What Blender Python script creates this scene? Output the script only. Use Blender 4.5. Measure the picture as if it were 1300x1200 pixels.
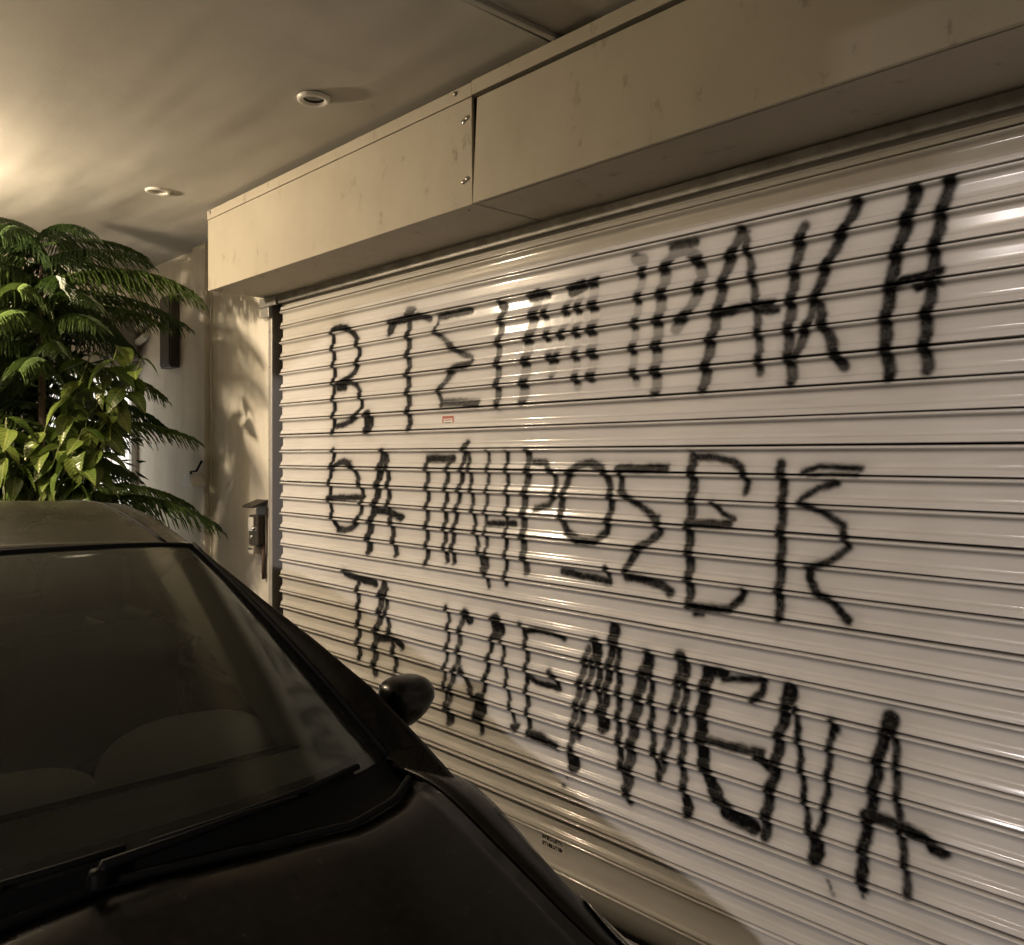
import bpy, bmesh, math, random
import numpy as np
from mathutils import Vector, Matrix, Euler

random.seed(7)
np.random.seed(7)
R = math.radians
scene = bpy.context.scene
for o in list(bpy.data.objects):
    bpy.data.objects.remove(o)
COL = scene.collection

# ------------------------------------------------------------------ camera
cam_d = bpy.data.cameras.new('camera')
cam = bpy.data.objects.new('camera', cam_d)
COL.objects.link(cam)
cam.location = (0.0, -2.2, 1.58)
cam.rotation_euler = (R(90), 0, R(47.133))
cam_d.sensor_width = 36.0
cam_d.lens = 36.0 * 1100 / 1300
cam_d.shift_y = -21.2 / 1300
cam_d.clip_start = 0.02
cam_d.clip_end = 400
scene.camera = cam

# ------------------------------------------------------------------ night sky
world = bpy.data.worlds.new('World')
scene.world = world
world.use_nodes = True
wn = world.node_tree
bg = wn.nodes['Background']
sky = wn.nodes.new('ShaderNodeTexSky')
sky.sky_type = 'NISHITA'
sky.sun_disc = False
sky.sun_elevation = R(-3)
sky.sun_rotation = R(200)
wn.links.new(sky.outputs[0], bg.inputs[0])
bg.inputs[1].default_value = 0.05

# ------------------------------------------------------------------ lamps (their fixtures are built below)
WARM_POS = (-4.48, -1.98, 2.60)       # hanging globe under the canopy
WARM_W = 235.0
WARM_C = (1.0, 0.80, 0.55)
STREET_POS = (23.5, -30.0, 11.8)      # tall street lamp behind the camera, right
STREET_W = 31000.0
STREET_C = (1.0, 0.90, 0.87)
STREET2_POS = (-4.9, -14.0, 5.6)      # the next one along the road
STREET2_W = 500.0
EAVES_POS = (-2.0, -3.6, 3.50)        # bracket lamp above the canopy edge, over the camera
EAVES_W = 145.0
EAVES_C = (1.0, 0.77, 0.50)

vs = scene.view_settings
vs.view_transform = 'Standard'
vs.look = 'None'
vs.gamma = 1.0
vs.use_curve_mapping = False
vs.exposure = -0.08
scene.render.engine = 'CYCLES'
scene.cycles.max_bounces = 6
scene.cycles.diffuse_bounces = 4
scene.cycles.glossy_bounces = 3
scene.cycles.transparent_max_bounces = 6
scene.cycles.caustics_reflective = False
scene.cycles.caustics_refractive = False


# ------------------------------------------------------------------ helpers
def tag(o, label=None, cat=None, group=None, kind=None):
    if label: o['label'] = label
    if cat: o['category'] = cat
    if group: o['group'] = group
    if kind: o['kind'] = kind
    return o


def empty(name, loc=(0, 0, 0), rz=0.0):
    o = bpy.data.objects.new(name, None)
    o.empty_display_size = 0.1
    COL.objects.link(o)
    o.location = loc
    o.rotation_euler = (0, 0, rz)
    return o


def link_mesh(name, me, mat=None, parent=None, loc=None, rot=None):
    o = bpy.data.objects.new(name, me)
    COL.objects.link(o)
    if mat and not me.materials:
        me.materials.append(mat)
    if parent: o.parent = parent
    if loc is not None: o.location = loc
    if rot is not None: o.rotation_euler = rot
    return o


class MB:
    """collects shapes, then links them as one mesh object"""
    def __init__(s):
        s.v = []; s.f = []

    def box(s, x0, x1, y0, y1, z0, z1):
        n = len(s.v)
        s.v += [(x0, y0, z0), (x1, y0, z0), (x1, y1, z0), (x0, y1, z0), (x0, y0, z1), (x1, y0, z1), (x1, y1, z1), (x0, y1, z1)]
        s.f += [tuple(n + i for i in q) for q in ((3, 2, 1, 0), (4, 5, 6, 7), (0, 1, 5, 4), (1, 2, 6, 5), (2, 3, 7, 6), (3, 0, 4, 7))]
        return s

    def grid(s, rows, close=False):
        """rows: list of equal-length point lists"""
        n = len(s.v); m = len(rows[0])
        for r in rows: s.v += [tuple(p) for p in r]
        for i in range(len(rows) - 1):
            for j in range(m - 1 if not close else m):
                k = (j + 1) % m
                s.f.append((n + i * m + j, n + i * m + k, n + (i + 1) * m + k, n + (i + 1) * m + j))
        return s

    def tube(s, pts, rad, seg=10, cap=True):
        pts = [Vector(p) for p in pts]
        rads = rad if isinstance(rad, (list, tuple)) else [rad] * len(pts)
        rows = []
        up = Vector((0, 0, 1))
        t0 = (pts[1] - pts[0]).normalized()
        if abs(t0.dot(up)) > .95: up = Vector((1, 0, 0))
        a = t0.cross(up).normalized()
        for i, p in enumerate(pts):
            t = (pts[min(i + 1, len(pts) - 1)] - pts[max(i - 1, 0)]).normalized()
            a = (a - t * a.dot(t)).normalized()
            b = t.cross(a)
            rows.append([p + (a * math.cos(2 * math.pi * k / seg) + b * math.sin(2 * math.pi * k / seg)) * rads[i] for k in range(seg)])
        n = len(s.v)
        s.grid(rows, close=True)
        if cap:
            s.f.append(tuple(n + k for k in range(seg))[::-1])
            e = n + (len(pts) - 1) * seg
            s.f.append(tuple(e + k for k in range(seg)))
        return s

    def lathe(s, prof, c=(0, 0, 0), seg=24, axis='z'):
        rows = []
        for r, h in prof:
            row = []
            for k in range(seg):
                a = 2 * math.pi * k / seg
                if axis == 'z': p = (c[0] + r * math.cos(a), c[1] + r * math.sin(a), c[2] + h)
                elif axis == 'y': p = (c[0] + r * math.cos(a), c[1] + h, c[2] + r * math.sin(a))
                else: p = (c[0] + h, c[1] + r * math.cos(a), c[2] + r * math.sin(a))
                row.append(p)
            rows.append(row)
        return s.grid(rows, close=True)

    def prism(s, poly, axis, a0, a1):
        """poly in the plane across axis, extruded a0..a1"""
        def P(u, w, a):
            return {'x': (a, u, w), 'y': (u, a, w), 'z': (u, w, a)}[axis]
        n = len(s.v); m = len(poly)
        s.v += [P(u, w, a0) for u, w in poly] + [P(u, w, a1) for u, w in poly]
        s.f += [(n + i, n + (i + 1) % m, n + m + (i + 1) % m, n + m + i) for i in range(m)]
        s.f += [tuple(n + i for i in range(m))[::-1], tuple(n + m + i for i in range(m))]
        return s

    def build(s, name, mat, parent=None, smooth=False, bevel=0.0, solid=0.0, sub=0, angle=None, loc=None, rot=None):
        me = bpy.data.meshes.new(name)
        me.from_pydata(s.v, [], s.f)
        me.validate()
        bm = bmesh.new(); bm.from_mesh(me)
        bmesh.ops.recalc_face_normals(bm, faces=bm.faces)
        bm.to_mesh(me); bm.free()
        if mat: me.materials.append(mat)
        o = link_mesh(name, me, None, parent, loc, rot)
        if smooth or angle:
            me.polygons.foreach_set('use_smooth', [True] * len(me.polygons))
            if angle:
                me.set_sharp_from_angle(angle=R(angle))
        if solid:
            m = o.modifiers.new('solid', 'SOLIDIFY'); m.thickness = solid; m.offset = -1
        if sub:
            m = o.modifiers.new('sub', 'SUBSURF'); m.levels = sub; m.render_levels = sub
        if bevel:
            m = o.modifiers.new('bevel', 'BEVEL'); m.width = bevel; m.segments = 2; m.limit_method = 'ANGLE'; m.angle_limit = R(40)
        return o


def copy_tree(o, parent=None):
    c = o.copy()
    COL.objects.link(c)
    if parent: c.parent = parent
    for ch in list(o.children):
        copy_tree(ch, c)
    return c


# ------------------------------------------------------------------ materials
def mat(name, col, rough=0.6, metal=0.0, spec=0.5, **kw):
    m = bpy.data.materials.new(name)
    m.use_nodes = True
    b = m.node_tree.nodes['Principled BSDF']
    b.inputs['Base Color'].default_value = (*col, 1)
    b.inputs['Roughness'].default_value = rough
    b.inputs['Metallic'].default_value = metal
    b.inputs['Specular IOR Level'].default_value = spec
    for k, v in kw.items():
        b.inputs[k].default_value = v
    return m


def N(m, t, **kw):
    n = m.node_tree.nodes.new(t)
    for k, v in kw.items(): setattr(n, k, v)
    return n


def L(m, a, b): m.node_tree.links.new(a, b)


def noise(m, scale, detail=4, rough=.55, vec=None, stretch=None, coord='Object'):
    tc = N(m, 'ShaderNodeTexCoord')
    src = tc.outputs[coord]
    if coord == 'World':
        pass
    if stretch:
        mp = N(m, 'ShaderNodeMapping'); mp.inputs['Scale'].default_value = stretch
        L(m, src, mp.inputs[0]); src = mp.outputs[0]
    n = N(m, 'ShaderNodeTexNoise')
    n.inputs['Scale'].default_value = scale
    n.inputs['Detail'].default_value = detail
    n.inputs['Roughness'].default_value = rough
    L(m, src, n.inputs['Vector'])
    return n


def ramp(m, src, stops):
    r = N(m, 'ShaderNodeValToRGB')
    el = r.color_ramp.elements
    while len(el) > 1: el.remove(el[-1])
    el[0].position = stops[0][0]; el[0].color = (*stops[0][1], 1)
    for p, c in stops[1:]:
        e = el.new(p); e.color = (*c, 1)
    L(m, src, r.inputs[0])
    return r


def bump(m, src, strength, dist=0.01, prev=None):
    b = N(m, 'ShaderNodeBump')
    b.inputs['Strength'].default_value = strength
    b.inputs['Distance'].default_value = dist
    L(m, src, b.inputs['Height'])
    if prev: L(m, prev.outputs[0], b.inputs['Normal'])
    return b


def bsdf(m): return m.node_tree.nodes['Principled BSDF']


def g(v): return (v, v, v)


def mixrgb(m, fac, a, b, mode='MIX'):
    x = N(m, 'ShaderNodeMix', data_type='RGBA', blend_type=mode)
    for i, s in ((0, fac), (6, a), (7, b)):
        if hasattr(s, 'links'): L(m, s, x.inputs[i])
        elif isinstance(s, (int, float)): x.inputs[i].default_value = s
        else: x.inputs[i].default_value = (*s, 1)
    return x.outputs[2]


M = {}
# plaster of walls
m = M['plaster'] = mat('plaster', (.5, .48, .43), .85)
n1 = noise(m, 1.3, 5); n2 = noise(m, 60, 3); n3 = noise(m, 6, 6, .7, stretch=(1, 1, .25))
c = ramp(m, n1.outputs[0], [(.3, (.64, .60, .52)), (.7, (.74, .70, .62))])
c2 = mixrgb(m, .35, c.outputs[0], ramp(m, n3.outputs[0], [(.35, (.46, .42, .35)), (.6, (.74, .70, .63))]).outputs[0])
L(m, c2, bsdf(m).inputs['Base Color'])
b1 = bump(m, n2.outputs[0], .25, .002); b2 = bump(m, n1.outputs[0], .3, .02, b1)
L(m, b2.outputs[0], bsdf(m).inputs['Normal'])
# painted concrete of the canopy ceiling
m = M['ceiling'] = mat('ceiling_paint', (.45, .42, .37), .8)
n1 = noise(m, .55, 3, stretch=(.5, 2.2, 1)); n2 = noise(m, 90, 3); n3 = noise(m, 2.4, 5)
c = ramp(m, n3.outputs[0], [(.3, (.43, .41, .372)), (.72, (.49, .468, .428))])
L(m, c.outputs[0], bsdf(m).inputs['Base Color'])
b0 = bump(m, n1.outputs[0], .5, .10); b1 = bump(m, n3.outputs[0], .12, .03, b0); b2 = bump(m, n2.outputs[0], .2, .0015, b1)
L(m, b2.outputs[0], bsdf(m).inputs['Normal'])
# fascia sheet
m = M['fascia'] = mat('fascia_sheet', (.48, .43, .34), .5)
n1 = noise(m, 1.8, 4); n2 = noise(m, 14, 5, .65, stretch=(1, 1, .5))
c = ramp(m, n1.outputs[0], [(.3, (.35, .315, .25)), (.7, (.42, .38, .305))])
sc = ramp(m, n2.outputs[0], [(.29, (.5, .46, .40)), (.38, (1, 1, 1))])
L(m, mixrgb(m, .6, c.outputs[0], sc.outputs[0], 'MULTIPLY'), bsdf(m).inputs['Base Color'])
b1 = bump(m, n1.outputs[0], .25, .03)
L(m, b1.outputs[0], bsdf(m).inputs['Normal'])
L(m, ramp(m, n2.outputs[0], [(.3, g(.8)), (.7, g(.62))]).outputs[0], bsdf(m).inputs['Roughness'])
# shutter metal, with the sprayed paint as an attribute
def shutter_material(name, painted):
    m = mat(name, (.6, .58, .55), .3, 0, .34)
    n1 = noise(m, 2.2, 5, .6, stretch=(.35, 1, 1)); n2 = noise(m, 40, 4, .6, stretch=(.08, 1, 1)); n4 = noise(m, 1.0, 6, .7)
    c = ramp(m, n1.outputs[0], [(.25, (.53, .505, .47)), (.75, (.62, .595, .56))])
    col = mixrgb(m, .22, c.outputs[0], ramp(m, n2.outputs[0], [(.3, (.36, .33, .28)), (.6, (.62, .6, .57))]).outputs[0])
    at = N(m, 'ShaderNodeAttribute', attribute_name='dirt_shade')
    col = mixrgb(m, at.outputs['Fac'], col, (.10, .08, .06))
    rg = ramp(m, n4.outputs[0], [(.3, g(.07)), (.7, g(.15))]).outputs[0]
    if painted:
        pa = N(m, 'ShaderNodeAttribute', attribute_name='paint')
        n5 = noise(m, 55, 4, .65, stretch=(1, 1, 1))
        ad = N(m, 'ShaderNodeMath', operation='MULTIPLY_ADD'); ad.inputs[1].default_value = .32; ad.inputs[2].default_value = -.16
        L(m, n5.outputs[0], ad.inputs[0])
        # grain only where there already is some paint
        ed = N(m, 'ShaderNodeMath', operation='MULTIPLY'); L(m, pa.outputs['Fac'], ed.inputs[0]); L(m, ad.outputs[0], ed.inputs[1])
        su = N(m, 'ShaderNodeMath', operation='ADD', use_clamp=True); L(m, pa.outputs['Fac'], su.inputs[0]); L(m, ed.outputs[0], su.inputs[1])
        col = mixrgb(m, su.outputs[0], col, (.004, .004, .0045))
        sl = N(m, 'ShaderNodeMapRange'); L(m, su.outputs[0], sl.inputs[0]); sl.inputs[3].default_value = .34; sl.inputs[4].default_value = .12; L(m, sl.outputs[0], bsdf(m).inputs['Specular IOR Level'])
        mx = N(m, 'ShaderNodeMix', data_type='FLOAT'); L(m, su.outputs[0], mx.inputs[0]); L(m, rg, mx.inputs[2]); mx.inputs[3].default_value = .42
        rg = mx.outputs[0]
    L(m, col, bsdf(m).inputs['Base Color'])
    L(m, rg, bsdf(m).inputs['Roughness'])
    n6 = noise(m, 3.0, 2, .5, stretch=(1, 1, .4))
    b1 = bump(m, n6.outputs[0], .12, .01)
    L(m, b1.outputs[0], bsdf(m).inputs['Normal'])
    return m
M['shutter'] = shutter_material('shutter_enamel', False)
M['shutter_painted'] = shutter_material('shutter_enamel_sprayed', True)
m = M['rail'] = mat('guide_rail_metal', (.42, .40, .37), .45, .3)
M['dark_rail'] = mat('dark_channel', (.005, .0045, .005), .8, 0, .2)
m = M['galv'] = mat('galvanised_steel', (.34, .33, .31), .5, .6)
n1 = noise(m, 12, 4); L(m, ramp(m, n1.outputs[0], [(.3, (.22, .21, .19)), (.7, (.4, .39, .37))]).outputs[0], bsdf(m).inputs['Base Color'])
M['chrome'] = mat('bright_steel', (.75, .74, .72), .18, 1.0)
M['white_plastic'] = mat('white_plastic', (.72, .70, .66), .4)
M['grey_plastic'] = mat('grey_plastic', (.30, .285, .26), .5)
M['black_plastic'] = mat('black_plastic', (.0028, .0028, .0028), .6, 0, .1)
M['dark_metal'] = mat('dark_painted_metal', (.045, .038, .030), .6)
M['black_void'] = mat('unlit_lamp_inside', (.01, .009, .008), .6)
M['red_ink'] = mat('red_ink', (.32, .09, .06), .6)
M['black_ink'] = mat('black_ink', (.02, .018, .018), .6)
M['label_white'] = mat('label_paper', (.66, .62, .56), .55)
M['label_clear'] = mat('label_film', (.56, .53, .49), .3)
# ground
m = M['ground'] = mat('asphalt', (.05, .05, .05), .9)
n1 = noise(m, 120, 4); n2 = noise(m, .8, 4)
L(m, mixrgb(m, .5, ramp(m, n1.outputs[0], [(.3, g(.03)), (.7, g(.075))]).outputs[0], ramp(m, n2.outputs[0], [(.3, g(.035)), (.7, g(.065))]).outputs[0]), bsdf(m).inputs['Base Color'])
L(m, bump(m, n1.outputs[0], .5, .004).outputs[0], bsdf(m).inputs['Normal'])
m = M['pavement'] = mat('pavement_concrete', (.2, .19, .18), .85)
n1 = noise(m, 30, 5); n2 = noise(m, 1.5, 4)
L(m, mixrgb(m, .5, ramp(m, n1.outputs[0], [(.3, g(.24)), (.7, g(.36))]).outputs[0], ramp(m, n2.outputs[0], [(.3, (.22, .21, .19)), (.7, (.36, .34, .31))]).outputs[0]), bsdf(m).inputs['Base Color'])
L(m, bump(m, n1.outputs[0], .3, .004).outputs[0], bsdf(m).inputs['Normal'])
# car
m = M['paint'] = mat('car_paint', (.012, .0105, .0095), .34, .0, .06)
bsdf(m).inputs['Coat Weight'].default_value = .28
bsdf(m).inputs['Coat Roughness'].default_value = .1
n1 = noise(m, 3.5, 6, .7); n2 = noise(m, 45, 4, .7); n3 = noise(m, 700, 2)
dust = mixrgb(m, .6, ramp(m, n1.outputs[0], [(.35, (.0025, .0022, .002)), (.75, (.007, .006, .0045))]).outputs[0], ramp(m, n2.outputs[0], [(.4, (.0025, .0022, .002)), (.75, (.010, .0085, .006))]).outputs[0])
L(m, dust, bsdf(m).inputs['Base Color'])
L(m, ramp(m, n1.outputs[0], [(.3, g(.22)), (.7, g(.42))]).outputs[0], bsdf(m).inputs['Roughness'])
L(m, ramp(m, n2.outputs[0], [(.3, g(.12)), (.75, g(.3))]).outputs[0], bsdf(m).inputs['Coat Roughness'])
m = M['paint_dust_sheen'] = M['paint'].copy(); m.name = 'car_paint_dust_sheen'  # roof only: paler for dust and for ceiling sheen painted into the colour
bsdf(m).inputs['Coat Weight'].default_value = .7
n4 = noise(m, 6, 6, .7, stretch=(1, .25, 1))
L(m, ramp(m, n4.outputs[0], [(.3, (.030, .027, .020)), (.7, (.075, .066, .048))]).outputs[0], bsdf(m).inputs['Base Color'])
m = M['glass'] = bpy.data.materials.new('car_glass'); m.use_nodes = True
nt = m.node_tree; nt.nodes.remove(bsdf(m))
fr = N(m, 'ShaderNodeFresnel'); fr.inputs[0].default_value = 1.6
tr = N(m, 'ShaderNodeBsdfTransparent'); tr.inputs[0].default_value = (.82, .87, .83, 1)
gl = N(m, 'ShaderNodeBsdfGlossy'); gl.inputs['Roughness'].default_value = .10; gl.inputs[0].default_value = (.9, .95, .92, 1)
df = N(m, 'ShaderNodeBsdfDiffuse'); df.inputs[0].default_value = (.16, .155, .13, 1)
n1 = noise(m, 5, 5, .7)
mx = N(m, 'ShaderNodeMixShader'); L(m, fr.outputs[0], mx.inputs[0]); L(m, tr.outputs[0], mx.inputs[1]); L(m, gl.outputs[0], mx.inputs[2])
mx2 = N(m, 'ShaderNodeMixShader'); L(m, ramp(m, n1.outputs[0], [(.3, g(.03)), (.75, g(.09))]).outputs[0], mx2.inputs[0]); L(m, mx.outputs[0], mx2.inputs[1]); L(m, df.outputs[0], mx2.inputs[2])
L(m, mx2.outputs[0], nt.nodes['Material Output'].inputs[0])
M['tint'] = M['glass'].copy(); M['tint'].name = 'tinted_car_glass'
for n_ in M['tint'].node_tree.nodes:
    if n_.type == 'BSDF_TRANSPARENT': n_.inputs[0].default_value = (.10, .11, .10, 1)
M['frit'] = mat('black_glass_border', (.006, .006, .006), .25)
M['dash'] = mat('dashboard_plastic', (.10, .105, .10), .7)
n1 = noise(M['dash'], 9, 5); L(M['dash'], ramp(M['dash'], n1.outputs[0], [(.3, (.36, .38, .335)), (.7, (.46, .48, .42))]).outputs[0], bsdf(M['dash']).inputs['Base Color'])
M['trim'] = mat('pillar_trim', (.42, .45, .40), .8)
M['brown_pipe'] = mat('brown_pipe', (.10, .06, .04), .6)
M['dash_pale'] = mat('pale_grey_plastic', (.58, .59, .57), .7)
M['seat'] = mat('seat_cloth', (.012, .012, .013), .9)
M['rubber'] = mat('rubber', (.004, .004, .004), .75, 0, .1)
M['alloy'] = mat('alloy_wheel', (.4, .4, .41), .35, .8)
M['lens'] = mat('headlight_lens', (.02, .021, .023), .05, 0, .7, **{'Coat Weight': .8})
M['reflector'] = mat('headlight_reflector', (.10, .10, .11), .15, .9)
# plants
def leaf_mat(name, a, b, rough, trans=.25):
    m = mat(name, a, rough)
    oi = N(m, 'ShaderNodeObjectInfo'); n1 = noise(m, 9, 3)
    ad = N(m, 'ShaderNodeMath', operation='ADD'); L(m, n1.outputs[0], ad.inputs[0]); L(m, oi.outputs['Random'], ad.inputs[1])
    hv = N(m, 'ShaderNodeMath', operation='MULTIPLY'); L(m, ad.outputs[0], hv.inputs[0]); hv.inputs[1].default_value = .5
    c = ramp(m, hv.outputs[0], [(.25, a), (.75, b)])
    L(m, c.outputs[0], bsdf(m).inputs['Base Color'])
    tb = N(m, 'ShaderNodeBsdfTranslucent'); L(m, c.outputs[0], tb.inputs[0])
    mx = N(m, 'ShaderNodeMixShader'); mx.inputs[0].default_value = trans
    L(m, bsdf(m).outputs[0], mx.inputs[1]); L(m, tb.outputs[0], mx.inputs[2])
    L(m, mx.outputs[0], m.node_tree.nodes['Material Output'].inputs[0])
    return m
M['needle'] = leaf_mat('conifer_needles', (.03, .062, .014), (.085, .13, .028), .42)
m = M['leaf'] = leaf_mat('glossy_leaf', (.05, .10, .016), (.13, .175, .035), .28)
tc = N(m, 'ShaderNodeTexCoord'); sx = N(m, 'ShaderNodeSeparateXYZ'); L(m, tc.outputs['Object'], sx.inputs[0])
ab = N(m, 'ShaderNodeMath', operation='ABSOLUTE'); L(m, sx.outputs[1], ab.inputs[0])
rib = N(m, 'ShaderNodeMapRange'); L(m, ab.outputs[0], rib.inputs[0]); rib.inputs[1].default_value = .0012; rib.inputs[2].default_value = .004; rib.inputs[3].default_value = .75; rib.inputs[4].default_value = 0
vx = N(m, 'ShaderNodeMath', operation='MULTIPLY_ADD'); L(m, ab.outputs[0], vx.inputs[0]); vx.inputs[1].default_value = -.9; L(m, sx.outputs[0], vx.inputs[2])
vs_ = N(m, 'ShaderNodeMath', operation='MULTIPLY'); L(m, vx.outputs[0], vs_.inputs[0]); vs_.inputs[1].default_value = 330
vn = N(m, 'ShaderNodeMath', operation='SINE'); L(m, vs_.outputs[0], vn.inputs[0])
vr = N(m, 'ShaderNodeMapRange'); L(m, vn.outputs[0], vr.inputs[0]); vr.inputs[1].default_value = .7; vr.inputs[2].default_value = 1; vr.inputs[3].default_value = 0; vr.inputs[4].default_value = .4
mxv = N(m, 'ShaderNodeMath', operation='MAXIMUM'); L(m, rib.outputs[0], mxv.inputs[0]); L(m, vr.outputs[0], mxv.inputs[1])
src_ = bsdf(m).inputs['Base Color'].links[0].from_socket
L(m, mixrgb(m, mxv.outputs[0], src_, (.30, .33, .10)), bsdf(m).inputs['Base Color'])
L(m, bump(m, vn.outputs[0], .25, .002).outputs[0], bsdf(m).inputs['Normal'])
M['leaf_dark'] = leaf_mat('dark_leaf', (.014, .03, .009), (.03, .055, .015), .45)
m = M['bark'] = mat('bark', (.09, .065, .045), .9)
n1 = noise(m, 25, 5); L(m, bump(m, n1.outputs[0], .6, .006).outputs[0], bsdf(m).inputs['Normal'])
M['stem'] = mat('green_stem', (.11, .12, .045), .6)
m = M['terracotta'] = mat('terracotta', (.32, .15, .09), .85)
M['soil'] = mat('soil', (.04, .03, .02), .95)


def emis(name, col, s):
    m = bpy.data.materials.new(name); m.use_nodes = True
    b = bsdf(m); b.inputs['Base Color'].default_value = (*col, 1)
    b.inputs['Emission Color'].default_value = (*col, 1); b.inputs['Emission Strength'].default_value = s
    return m


M['globe'] = emis('lit_globe', (1.0, .78, .5), 6.0)
M['street_lens'] = emis('lit_street_lens', (1.0, .9, .8), 60.0)
M['door_glass'] = emis('lit_frosted_glass', (1.0, .96, .88), 1.25)

# ------------------------------------------------------------------ the setting: ground, pavement
tag(MB().box(-60, 60, -60, 40, -.35, -.13).build('road', M['ground']), kind='structure')
pv = tag(MB().box(-30, 30, -3.6, 6, -.13, 0).build('pavement', M['pavement']), kind='structure')
tag(MB().box(-30, 30, -3.76, -3.604, -.13, .012).build('kerb', M['plaster'], bevel=.015), kind='structure')

# ------------------------------------------------------------------ building: walls, canopy
CZ = 2.85
wall = empty('shop_wall', (-4.6, 0, 0))
tag(wall, 'cream plastered wall left of the shutter with fern shadows', 'wall')
def wpart(name, mb, mt, par, **k):
    o = mb.build(name, mt, None, **k); o.parent = par; o.matrix_parent_inverse = par.matrix_world.inverted() if False else Matrix.Translation(-Vector(par.location)); return o
wpart('wall_face', MB().box(-6.2, -4.285, 0, .25, 0, CZ), M['plaster'], wall)
wpart('pilaster', MB().box(-5.20, -5.02, -.035, .0, 0, CZ), M['plaster'], wall, bevel=.006)
wpart('edge_trim', MB().box(-5.005, -4.985, -.012, .0, 0, CZ), M['plaster'], wall, bevel=.003)

bwall = empty('return_wall', (-6.25, -.8, 0))
tag(bwall, 'dim plastered return wall behind the potted conifer', 'wall')
wpart('wall_face', MB().box(-6.45, -6.2, -.02, .25, 0, CZ).box(-6.45, -6.2, -3.2, -.62, 0, CZ).box(-6.45, -6.2, -.62, -.02, 2.17, CZ), M['plaster'], bwall)
wpart('cornice', MB().box(-6.2, -6.14, -3.2, -.002, CZ - .075, CZ - .004), M['plaster'], bwall, bevel=.01)

door = empty('glazed_door', (-6.25, -.32, 0))
tag(door, 'white lit glazed door glimpsed behind the dark conifer branches', 'door')
wpart('frame', MB().box(-6.30, -6.19, -.62, -.57, 0, 2.165).box(-6.30, -6.19, -.05, -.021, 0, 2.165).box(-6.30, -6.19, -.57, -.05, 2.12, 2.165), M['white_plastic'], door, bevel=.004)
wpart('glass_pane', MB().box(-6.28, -6.24, -.57, -.05, .12, 2.12), M['door_glass'], door)
wpart('kick_panel', MB().box(-6.29, -6.23, -.57, -.05, 0, .12), M['white_plastic'], door)

el = empty('emergency_light', (-6.17, -.14, 2.3))
tag(el, 'grey twin-spot emergency light on the wall above the glazed door', 'light')
wpart('housing', MB().box(-6.2, -6.10, -.24, -.05, 2.27, 2.52), M['grey_plastic'], el, bevel=.008)
for zz in (2.46, 2.37):
    wpart('spot_head', MB().tube([(-6.09, -.04, zz - .012), (-5.97, .0 - .03, zz + .02)], [.026, .022], 12), M['white_plastic'], el, smooth=False)
wpart('lower_tray', MB().box(-6.2, -6.08, -.26, -.03, 2.235, 2.262), M['grey_plastic'], el, bevel=.003)

ub = empty('meter_cabinet', (-5.56, 0, 2.35))
tag(ub, 'dark metal meter cabinet high on the wall beside the corner', 'cabinet')
wpart('case', MB().box(-5.64, -5.47, -.06, -.002, 2.14, 2.60), M['dark_metal'], ub, bevel=.006)
wpart('cabinet_door', MB().box(-5.63, -5.48, -.068, -.0605, 2.155, 2.585), M['dark_metal'], ub, bevel=.003)
wpart('latch', MB().box(-5.50, -5.488, -.075, -.0685, 2.35, 2.40), M['galv'], ub)

ws_ = empty('wall_sensor', (-5.08, -.04, 1.44))
tag(ws_, 'small pale wall sensor on a dark bent bracket at the pilaster', 'sensor')
wpart('sensor_body', MB().prism([(-5.15, 1.40), (-5.0, 1.40), (-5.03, 1.47), (-5.13, 1.47)], 'y', -.12, -.037), M['white_plastic'], ws_, bevel=.006)
wpart('bracket', MB().tube([(-5.15, -.06, 1.44), (-5.11, -.08, 1.485), (-5.03, -.08, 1.49), (-5.0, -.06, 1.55)], .007, 8), M['black_plastic'], ws_)

rw = empty('side_wall', (2.2, .1, 0))
tag(rw, 'plastered wall right of the shutter and above it', 'wall')
wpart('wall_face', MB().box(1.35, 6.2, 0, .25, 0, CZ).box(-4.285, 1.35, .12, .3, 2.46, CZ), M['plaster'], rw)

can = empty('canopy', (-2, -.9, CZ))
tag(can, 'painted concrete canopy ceiling over the pavement', 'ceiling')
def ceiling_slab(x0, x1, z, ya):
    # finely gridded underside with a slight sag, closed into a slab
    nx = max(2, int((x1 - x0) / .12)); ny = 18
    rows = []
    for i in range(nx + 1):
        x = x0 + (x1 - x0) * i / nx
        r = []
        for j in range(ny + 1):
            y = ya + (.38 - ya) * j / ny
            r.append((x, y, z + .004 * math.sin(1.7 * x + .8 * math.sin(2.1 * y)) + .003 * math.sin(4.3 * y + .6 * x) - .003))
        rows.append(r)
    mb = MB().grid(rows)
    mb.box(x0, x1, ya, .38, z + .02, z + .5)
    mb.box(x0, x1, ya - .015, ya, z - .01, z + .5)
    return mb
wpart('ceiling_slab', ceiling_slab(-9.0, -2.7, CZ, -2.6), M['ceiling'], can, smooth=False, angle=30)
wpart('ceiling_slab', ceiling_slab(-2.6999, -1.868, CZ, -1.75), M['ceiling'], can, angle=30)
wpart('ceiling_slab', ceiling_slab(-1.835, 6.5, CZ - .006, -1.75), M['ceiling'], can, angle=30)
wpart('joint_strip', MB().box(-1.88, -1.82, -1.75, .38, CZ + .035, CZ + .05), M['dark_rail'], can)
wpart('joint_lip', MB().box(-1.83, -1.805, -1.75, .2, CZ - .024, CZ - .008), M['ceiling'], can, bevel=.004)

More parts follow.
